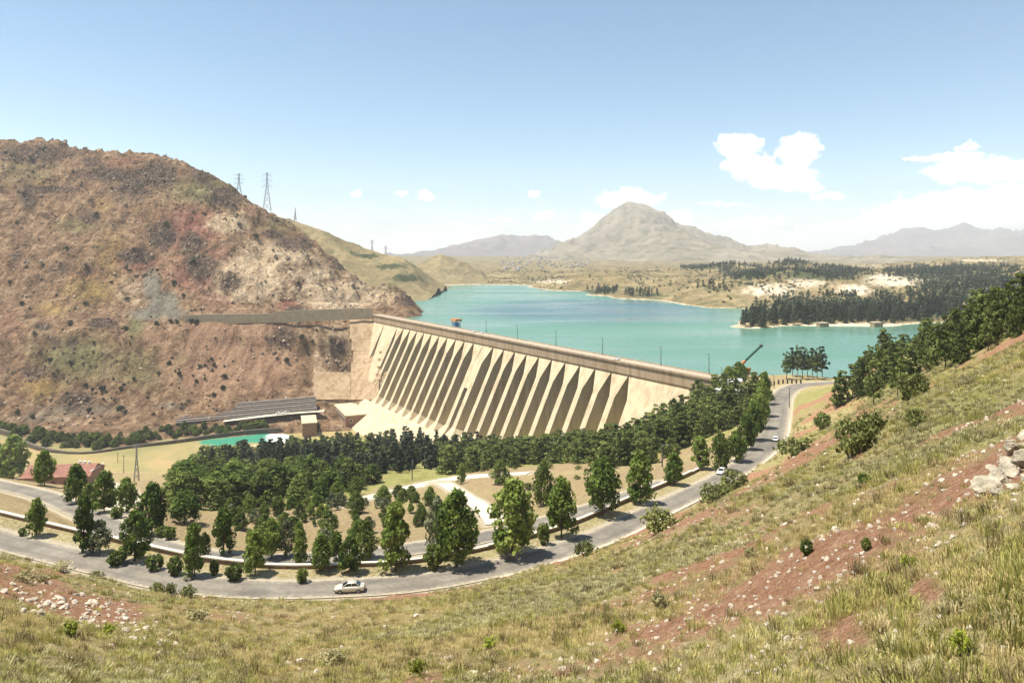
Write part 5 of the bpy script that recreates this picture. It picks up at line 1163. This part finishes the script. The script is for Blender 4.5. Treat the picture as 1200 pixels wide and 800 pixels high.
# small white roofs by the near dam end
for px_, py_, L1, W1, h1, lab in ((860, 461, 11, 6, 3.6, 'white-roofed shelter among trees at the near dam end'), (849, 470, 6, 4, 3.0, 'small white roof in the trees below the shelter'), (874, 472, 7, 4, 3.0, 'small pale roof in the trees right of the shelter')):
    q = raycast(px_, py_, gfun, 150, 420, 1200); frame_building('shelter', lab, q + Vector((0, 0, 2.4)), 0.3, L1, W1, h1, MAT['coping'], MAT['white_paint'], .5, .4, [('f', 0, 1.8, 2, 1.4)], sink=9)

# gate hoist on the crest
k = (523 - 600) / F; s = (98 - k * 367) / (239 + k * 389) * DLEN
gh = root('gate_hoist', 'blue steel gate hoist with orange roof on the lake side of the dam', 'hoist', D(s, -9.5, 0), math.atan2(DA.y, DA.x))
gh.scale = (.8, .8, .8)
for sx in (-1, 1):
    for sy in (-1, 1): MB().tube((sx * 3.4, sy * 2.6, -6), (sx * 3.4, sy * 2.6, 12.5), .45, n=8).build('leg', MAT['blue'], gh)
MB().box((0, 0, 6.6), (9, 7, .6)).build('platform', MAT['steel'], gh); MB().box((0, 0, 9), (5, 4, 3.6)).build('winch_cabin', MAT['blue'], gh)
MB().loft([[(x, -4.2, 12.3), (x, 4.2, 12.3), (x, 3.6, 14.6), (x, -3.6, 14.6)] for x in (-5.5, 5.5)]).build('roof', MAT['orange'], gh)
for s2, lab in ((s + 16, 'grey raft of debris at the lake edge, left of the hoist'), (s - 14, 'brown raft of debris at the lake edge, right of the hoist'), (s - 42, 'farther brown raft along the upstream face')):
    o = root('floating_platform', lab, 'platform', D(s2, -14, 0.0), math.atan2(DA.y, DA.x))
    MB().box((0, 0, .2), (15, 5, 1.0)).build('deck', MAT['wallstone'], o)
    for j in range(6): MB().box((-6 + 2.4 * j, random.uniform(-1, 1), 1.2), (1.6, 2.4, random.uniform(.6, 1.8)), random.uniform(0, 1)).build('load', MAT['concrete_dark'], o)

# mobile crane behind the trees at the near dam end
cb_ = P(868, 447, 372); cz = 4.5; tip = P(892, 405, 380); cr = root('mobile_crane', 'mobile crane with raised dark green boom and orange base', 'crane', (cb_.x, 372, cz), 0.35)
MB().box((0, 0, 1.3), (10, 2.6, 1.0)).build('chassis', MAT['orange'], cr); MB().box((4.2, 0, 2.6), (2.2, 2.5, 1.9)).build('driver_cab', MAT['orange'], cr)
MB().box((-1.5, 0, 2.7), (4.2, 2.5, 1.8)).build('slewing_deck', MAT['orange'], cr); MB().box((-.2, -1.1, 3.2), (1.6, 1.0, 1.8)).build('operator_cab', MAT['glass'], cr)
for x in (-3.6, -2.2, 2.2, 3.8):
    for s_ in (-1, 1): MB().tube((x, s_ * .95, .55), (x, s_ * 1.35, .55), .55, n=14).build('wheel', MAT['tyre'], cr)
inv = Matrix.Rotation(-0.35, 3, 'Z'); tl = inv @ (tip - Vector((cb_.x, 372, cz))); p0 = Vector((-2.4, 0, 3.4)); mid = p0 + (tl - p0) * .33
def beam(a, b, w): 
    d = (b - a); Rm = d.to_track_quat('X', 'Z').to_matrix(); return MB().box((a + b) / 2, (d.length, w, w), M=Rm)
beam(p0, mid, 1.2).build('boom_base', MAT['orange'], cr); beam(p0 + (tl - p0) * .3, tl, .85).build('boom', MAT['crane_green'], cr); beam(tl - (tl - p0).normalized() * .7, tl + (tl - p0).normalized() * .5, 1.15).build('boom_head', MAT['dark'], cr)
beam(Vector((-.2, 0, 2.9)), p0 + (tl - p0) * .25, .4).build('lift_ram', MAT['steel'], cr)
# bollards at the road end
for i in range(8):
    q = P(902 + i * 5.2, 450.5, 345); z = g_at(q.x, 345); o = root('bollard', ORD[i] + ' black bollard from the left at the lake end of the road', 'bollard', (q.x, 345, z), 0, 'bollards at the lake end of the road')
    MB().tube((0, 0, -.3), (0, 0, 1.7), .45, .38, 8).build('post', MAT['dark'], o); MB().tube((0, 0, 1.7), (0, 0, 2.0), .5, .2, 8).build('cap', MAT['dark'], o)
rl = [P(898, 452.5, 338), P(915, 451, 345), P(945, 449.5, 351), P(975, 448.5, 354)]
# village at the foot of the mountain
vb = MB().box((0, 0, 3), (14, 10, 8)).mesh('wall', MAT['masonry']); vr = MB().loft([[(-7.6, -5.6, 7), (-7.6, 5.6, 7), (-7.6, 0, 10)], [(7.6, -5.6, 7), (7.6, 5.6, 7), (7.6, 0, 10)]]).mesh('roof', MAT['steel'])
r = np.random.default_rng(77)
deps = bpy.context.evaluated_depsgraph_get()
for i in range(150):
    px_ = r.uniform(588, 690); py_ = r.uniform(300, 323) + max(0, (px_ - 650) * .1)
    o_ = Vector((0, 0, CAMZ)); dr = Vector(((px_ - 600) / F, 1, -(py_ - HY) / F)).normalized()
    ok, loc, nrm, ix, hob, mx = scene.ray_cast(deps, o_ + dr * 2400, dr)
    if not ok or not hob.name.startswith(('mountain', 'far_shore')): continue
    h = root('house', 'tiny pale village house at the foot of the hazy mountain', 'house', loc, r.uniform(0, 3), 'village houses under the mountain'); h.scale = (r.uniform(.5, .85),) * 3
    ob('wall', vb, h); ob('roof', vr, h)
for px_, py_, lab in ((1027, 379, 'little brown hut on the far beach, right of the spit'), (964, 379, 'little pale hut on the far beach by the spit wood'), (925, 353, 'white hut showing through the spit wood')):
    d = F * (CAMZ - 3) / (py_ - HY) if py_ > 370 else 760; q = P(px_, py_, d); z = float(far_z(np.array([q.x]), np.array([d]))[0])
    frame_building('hut', lab, (q.x, d, z), 0.2, 9, 6, 4, MAT['slope_concrete'], MAT['roof_white'], .4, .5, [('f', 0, 2, 2, 1.6)], sink=4)

# ------------------------------------------------------------------ near slope: rocks, stones, grass
def rock_mesh(seed, sub=2, rough=0.35):
    import bmesh
    bm = bmesh.new(); bmesh.ops.create_icosphere(bm, subdivisions=sub, radius=1.0); r = random.Random(seed)
    pl = [(Vector((r.uniform(-1, 1), r.uniform(-1, 1), r.uniform(-1, 1))).normalized(), r.uniform(.45, .85)) for _ in range(9)]
    for v in bm.verts:
        for n, dd in pl:
            k = v.co.dot(n)
            if k > dd: v.co -= n * (k - dd)
        v.co *= 1 + rough * (r.random() - .5) * .35
    me = bpy.data.meshes.new('stone'); bm.to_mesh(me); bm.free(); return me
stones = [rock_mesh(i, 2) for i in range(6)]
for m_ in stones: m_.materials.append(MAT['stone'])
oc = [rock_mesh(20 + i, 3, .5) for i in range(6)]
for m_ in oc: m_.materials.append(MAT['outcrop'])
MAT['crag'] = plain('crag_stone', (0.20, 0.145, 0.10), 0.95, 0.5, 0.5, bump=0.4)
MAT['crag_pale'] = plain('pale_crag_stone', (0.42, 0.325, 0.22), 0.95, 0.45, 0.5, bump=0.4)
for nm_, mt_, sd, wt, lab in (('hill_crags', 'crag', 40, lambda a, b: blobs(a, b, ROCKS) ** 1.5 * .9, 'dark broken rock crags jutting from the steep hill'), ('hill_rubble', 'crag_pale', 41, lambda a, b: .05 + .5 * blobs(a, b, [(290, 325, 50, 30, 1), (380, 335, 60, 18, 1), (395, 405, 20, 24, 1.5), (75, 460, 30, 20, .8), (330, 400, 26, 30, .6), (150, 240, 40, 20, .6)]), 'pale rubble strewn over the steep hill')):
    me_ = rock_mesh(sd, 2, .6); me_.materials.append(MAT[mt_]); pt = hill_scatter(16000, wt)[:3200]; rs_ = np.random.default_rng(sd)
    instancer(nm_, me_, pt, (0.5 + 3.0 * rs_.uniform(0, 1, len(pt)) ** 3) * (1 if mt_ == 'crag' else .6), lab, 'rocks', .5)
sc_me = leaves('scrub_dot', [(0, 0, .5), (.5, .2, .6), (-.4, .3, .5)], [.7, .6, .6], 14, .32, MAT['leaf_scrub'], seed=4)
pt = hill_scatter(9000, lambda a, b: .12 + .5 * blobs(a, b, [(90, 430, 80, 50, 1), (220, 440, 40, 40, .8), (240, 240, 90, 40, .7), (60, 200, 90, 40, .7), (400, 320, 60, 30, .7)]))
instancer('hill_scrub', sc_me, pt, np.random.default_rng(3).uniform(.5, 1.5, len(pt)), 'tiny dry scrub dotted over the steep hill', 'scrub')
rs_ = np.random.default_rng(8); x = rs_.uniform(-60, 1500, 30000); y = rs_.uniform(860, 2300, 30000); z = far_z(x, y); k = (z > 2.5) & (rs_.uniform(0, 1, len(x)) < .06 + .5 * (fbm(x, y, 90, 3, 5) > .55))
instancer('far_scrub', sc_me, np.stack([x, y, z], 1)[k][:5000], rs_.uniform(1.0, 2.8, len(x))[k][:5000], 'dark scrub dotted over the far shore hills', 'scrub')
q = raycast(1172, 562, gfun, 8, 120, 1500)
ocr = root('rock_outcrop', 'pale jagged rock outcrop at the right edge of the slope', 'rock', q)
r = random.Random(5)
for i, (px_, py_, s_) in enumerate([(1158, 575, 26), (1172, 566, 24), (1186, 556, 26), (1200, 545, 28), (1165, 555, 18), (1180, 543, 18), (1193, 530, 20), (1210, 528, 26), (1150, 580, 14), (1172, 582, 16), (1190, 574, 18), (1205, 565, 22), (1187, 520, 12), (1200, 513, 14), (1144, 572, 9), (1215, 550, 26)]):
    p = raycast(px_, py_, gfun, 8, 120, 1500); k = s_ * p.y / F * .62; o = ob('boulder', oc[i % 6], ocr); o.location = p - q + Vector((0, 0, k * .25)); o.scale = (k * r.uniform(.9, 1.4), k * r.uniform(.8, 1.2), k * r.uniform(.55, .9)); o.rotation_euler = (r.uniform(-.4, .4), r.uniform(-.4, .4), r.uniform(0, 6))
SP = []
for i in range(120):                                               # the stone pile at lower left and single pale stones on the slope
    t = r.random(); x = 10 + 205 * t + r.gauss(0, 12); y = 694 + 56 * t + r.gauss(0, 10)
    if 662 < y < 798: SP.append((x, y, r.uniform(3.5, 10)))
for i in range(70): SP.append((r.uniform(230, 1195), r.uniform(600, 796), r.uniform(3, 9)))
SP += [(55, 762, 10), (352, 776, 12), (338, 778, 9), (370, 788, 10), (980, 622, 12), (1150, 665, 14), (1165, 668, 12), (1110, 782, 12), (1095, 784, 9), (1033, 740, 11), (1130, 615, 9), (555, 790, 13), (530, 770, 9), (1005, 588, 8)]
nst = 0
for x, y, s_ in SP:
    if x > 700 and y < 690 - (x - 700) * .36: continue
    p = raycast(x, y, gfun, 6, 130, 1500)
    if p is None or near_line(np.array([p.x]), np.array([p.y]), ROAD)[0][0] > -5: continue
    pile = x < 240; k = s_ * p.y / F * .55; o = ob('stone', stones[nst % 6], None, p + Vector((0, 0, k * .15))); nst += 1
    o.scale = (k * r.uniform(.8, 1.3), k * r.uniform(.8, 1.2), k * r.uniform(.5, .85)); o.rotation_euler = (r.uniform(-.4, .4), r.uniform(-.4, .4), r.uniform(0, 6))
    tag(o, 'pale loose stone in the scatter of rubble at the lower left' if pile else 'pale stone lying in the dry grass of the near slope', 'stone', 'stones in the lower-left rubble' if pile else 'loose stones on the near slope')

def tuft(name, n, h, spread, wdt, mat, seed, lean=0.5):
    r = np.random.default_rng(seed); V = []; Fc = []; T = []
    for i in range(n):
        a = r.uniform(0, 6.28); q = spread * math.sqrt(r.uniform(0, 1)); b = np.array([q * math.cos(a), q * math.sin(a), -0.03]); a2 = a + r.normal() * .7; l = h * r.uniform(.5, 1.1); le = lean * r.uniform(.2, 1.2)
        d = np.array([math.cos(a2), math.sin(a2), 0]); s = np.array([-d[1], d[0], 0]) * wdt
        m_ = b + d * l * le * .35 + np.array([0, 0, l * .6]); t = b + d * l * le + np.array([0, 0, l * (1 - .25 * le)])
        k = len(V); V += [b - s, b + s, m_ + s * .8, m_ - s * .8, t + s * .15, t - s * .15]; Fc += [(k, k + 1, k + 2, k + 3), (k + 3, k + 2, k + 4, k + 5)]; T += [r.uniform(0, 1)] * 6
    return mesh_np(name, np.array(V), np.array(Fc), mat, dict(tint=np.array(T)))
# candidate places: density falls with distance, bare red patches and the road stay open
r = np.random.default_rng(90); n = 230000
th = np.radians(r.uniform(-50, 60, n)); rad = 5.5 * (260 / 5.5) ** (r.uniform(0, 1, n) ** 0.62)
x = rad * np.sin(th); y = rad * np.cos(th); z0 = G0(x, y); a, b = proj(x, y, np.asarray(z0)); ok = (a > -260) & (a < 1800) & (b < 1000) & (b > 300); x, y, rad = x[ok], y[ok], rad[ok]
o_, _ = near_line(x, y, ROAD); ok = o_ < -(road_half(y) + 0.7); x, y, rad = x[ok], y[ok], rad[ok]
z = ground_z(x, y); a, b = proj(x, y, z); sm = soil_mask(x, y); sm = np.maximum(sm, blobs(a, b, [(985, 740, 60, 40, .8), (1085, 690, 30, 22, .9), (110, 720, 80, 20, .55), (60, 672, 60, 7, .8), (760, 770, 50, 15, .6)]))
cl_ = fbm(x, y, 2.6, 3, 95); keep = r.uniform(0, 1, len(x)) < (1 - 0.97 * np.clip(sm * 1.25, 0, 1)) * (0.26 + 1.4 * sstep(.40, .68, cl_)); x, y, z, rad, a, b = (q[keep] for q in (x, y, z, rad, a, b))
gsel = fbm(x, y, 14, 3, 97) + 0.25 * blobs(a, b, [(1100, 470, 120, 60, 1), (20, 790, 90, 40, .4), (600, 690, 150, 15, .6)]) + r.normal(size=len(x)) * .08
pts = np.stack([x, y, z], 1); sc_ = r.uniform(.55, 1.35, len(x)) * (0.75 + rad / 105)
i1 = gsel < .53; i2 = (gsel >= .53) & (gsel < .66); i3 = gsel >= .66
tall = r.uniform(0, 1, len(x)) < .035
instancer('dry_grass', tuft('dry_tuft', 30, .155, .16, .007, MAT['grass_dry'], 1), pts[i1 & ~tall], sc_[i1 & ~tall], 'straw-coloured dry grass covering the near slope', 'grass', .15)
instancer('green_grass', tuft('green_tuft', 30, .165, .16, .008, MAT['grass_green'], 2), pts[i2 & ~tall], sc_[i2 & ~tall], 'olive green grass tufts over the near slope', 'grass', .15)
instancer('sage_grass', tuft('sage_tuft', 36, .19, .18, .011, MAT['grass_sage'], 3, .8), pts[i3 & ~tall], sc_[i3 & ~tall], 'grey-green low herbs among the grass of the near slope', 'grass', .15)
instancer('tall_grass', tuft('tall_tuft', 60, .34, .20, .008, MAT['grass_green'], 4, .35), pts[tall], sc_[tall], 'taller tussocks standing out of the slope grass', 'grass', .12)
MAT['grass_brown'] = mat_leaf('brown_tussock', (0.10, 0.075, 0.035), (0.23, 0.18, 0.085), (0.42, 0.34, 0.18), .2)
tb = r.uniform(0, 1, len(x)) < .03
instancer('brown_tussocks', tuft('brown_tuft', 70, .30, .24, .008, MAT['grass_brown'], 5, .6), pts[tb], sc_[tb], 'brown withered tussocks scattered on the near slope', 'grass', .12)
n = 9000; th = np.radians(r.uniform(-42, 42, n)); rad = 7 * (110 / 7) ** r.uniform(0, 1, n); x = rad * np.sin(th); y = rad * np.cos(th); o_, _ = near_line(x, y, ROAD); z = ground_z(x, y)
keep = (o_ < -(road_half(y) + .6)) & (r.uniform(0, 1, n) < .25 + .7 * soil_mask(x, y)); instancer('pebbles', stones[0], np.stack([x, y, z], 1)[keep], r.uniform(.02, .10, keep.sum()) * (.6 + rad[keep] / 60), 'small pale stones strewn over the near slope', 'gravel', .5)

# ------------------------------------------------------------------ haze
hzm = bpy.data.materials.new('haze'); hzm.use_nodes = True; ht = NT(hzm.node_tree); ht.n.clear()
pv = ht.new('ShaderNodeVolumePrincipled'); pv.inputs['Color'].default_value = (1.0, 1.0, 0.99, 1); pv.inputs['Density'].default_value = 9.5e-5; pv.inputs['Anisotropy'].default_value = 0.0
hzo = ht.new('ShaderNodeOutputMaterial'); ht.l.new(pv.outputs[0], hzo.inputs['Volume'])
hb = MB().box((0, 6500, 300), (34000, 19000, 820)).mesh('haze', hzm); tag(ob('haze', hb), kind='stuff')
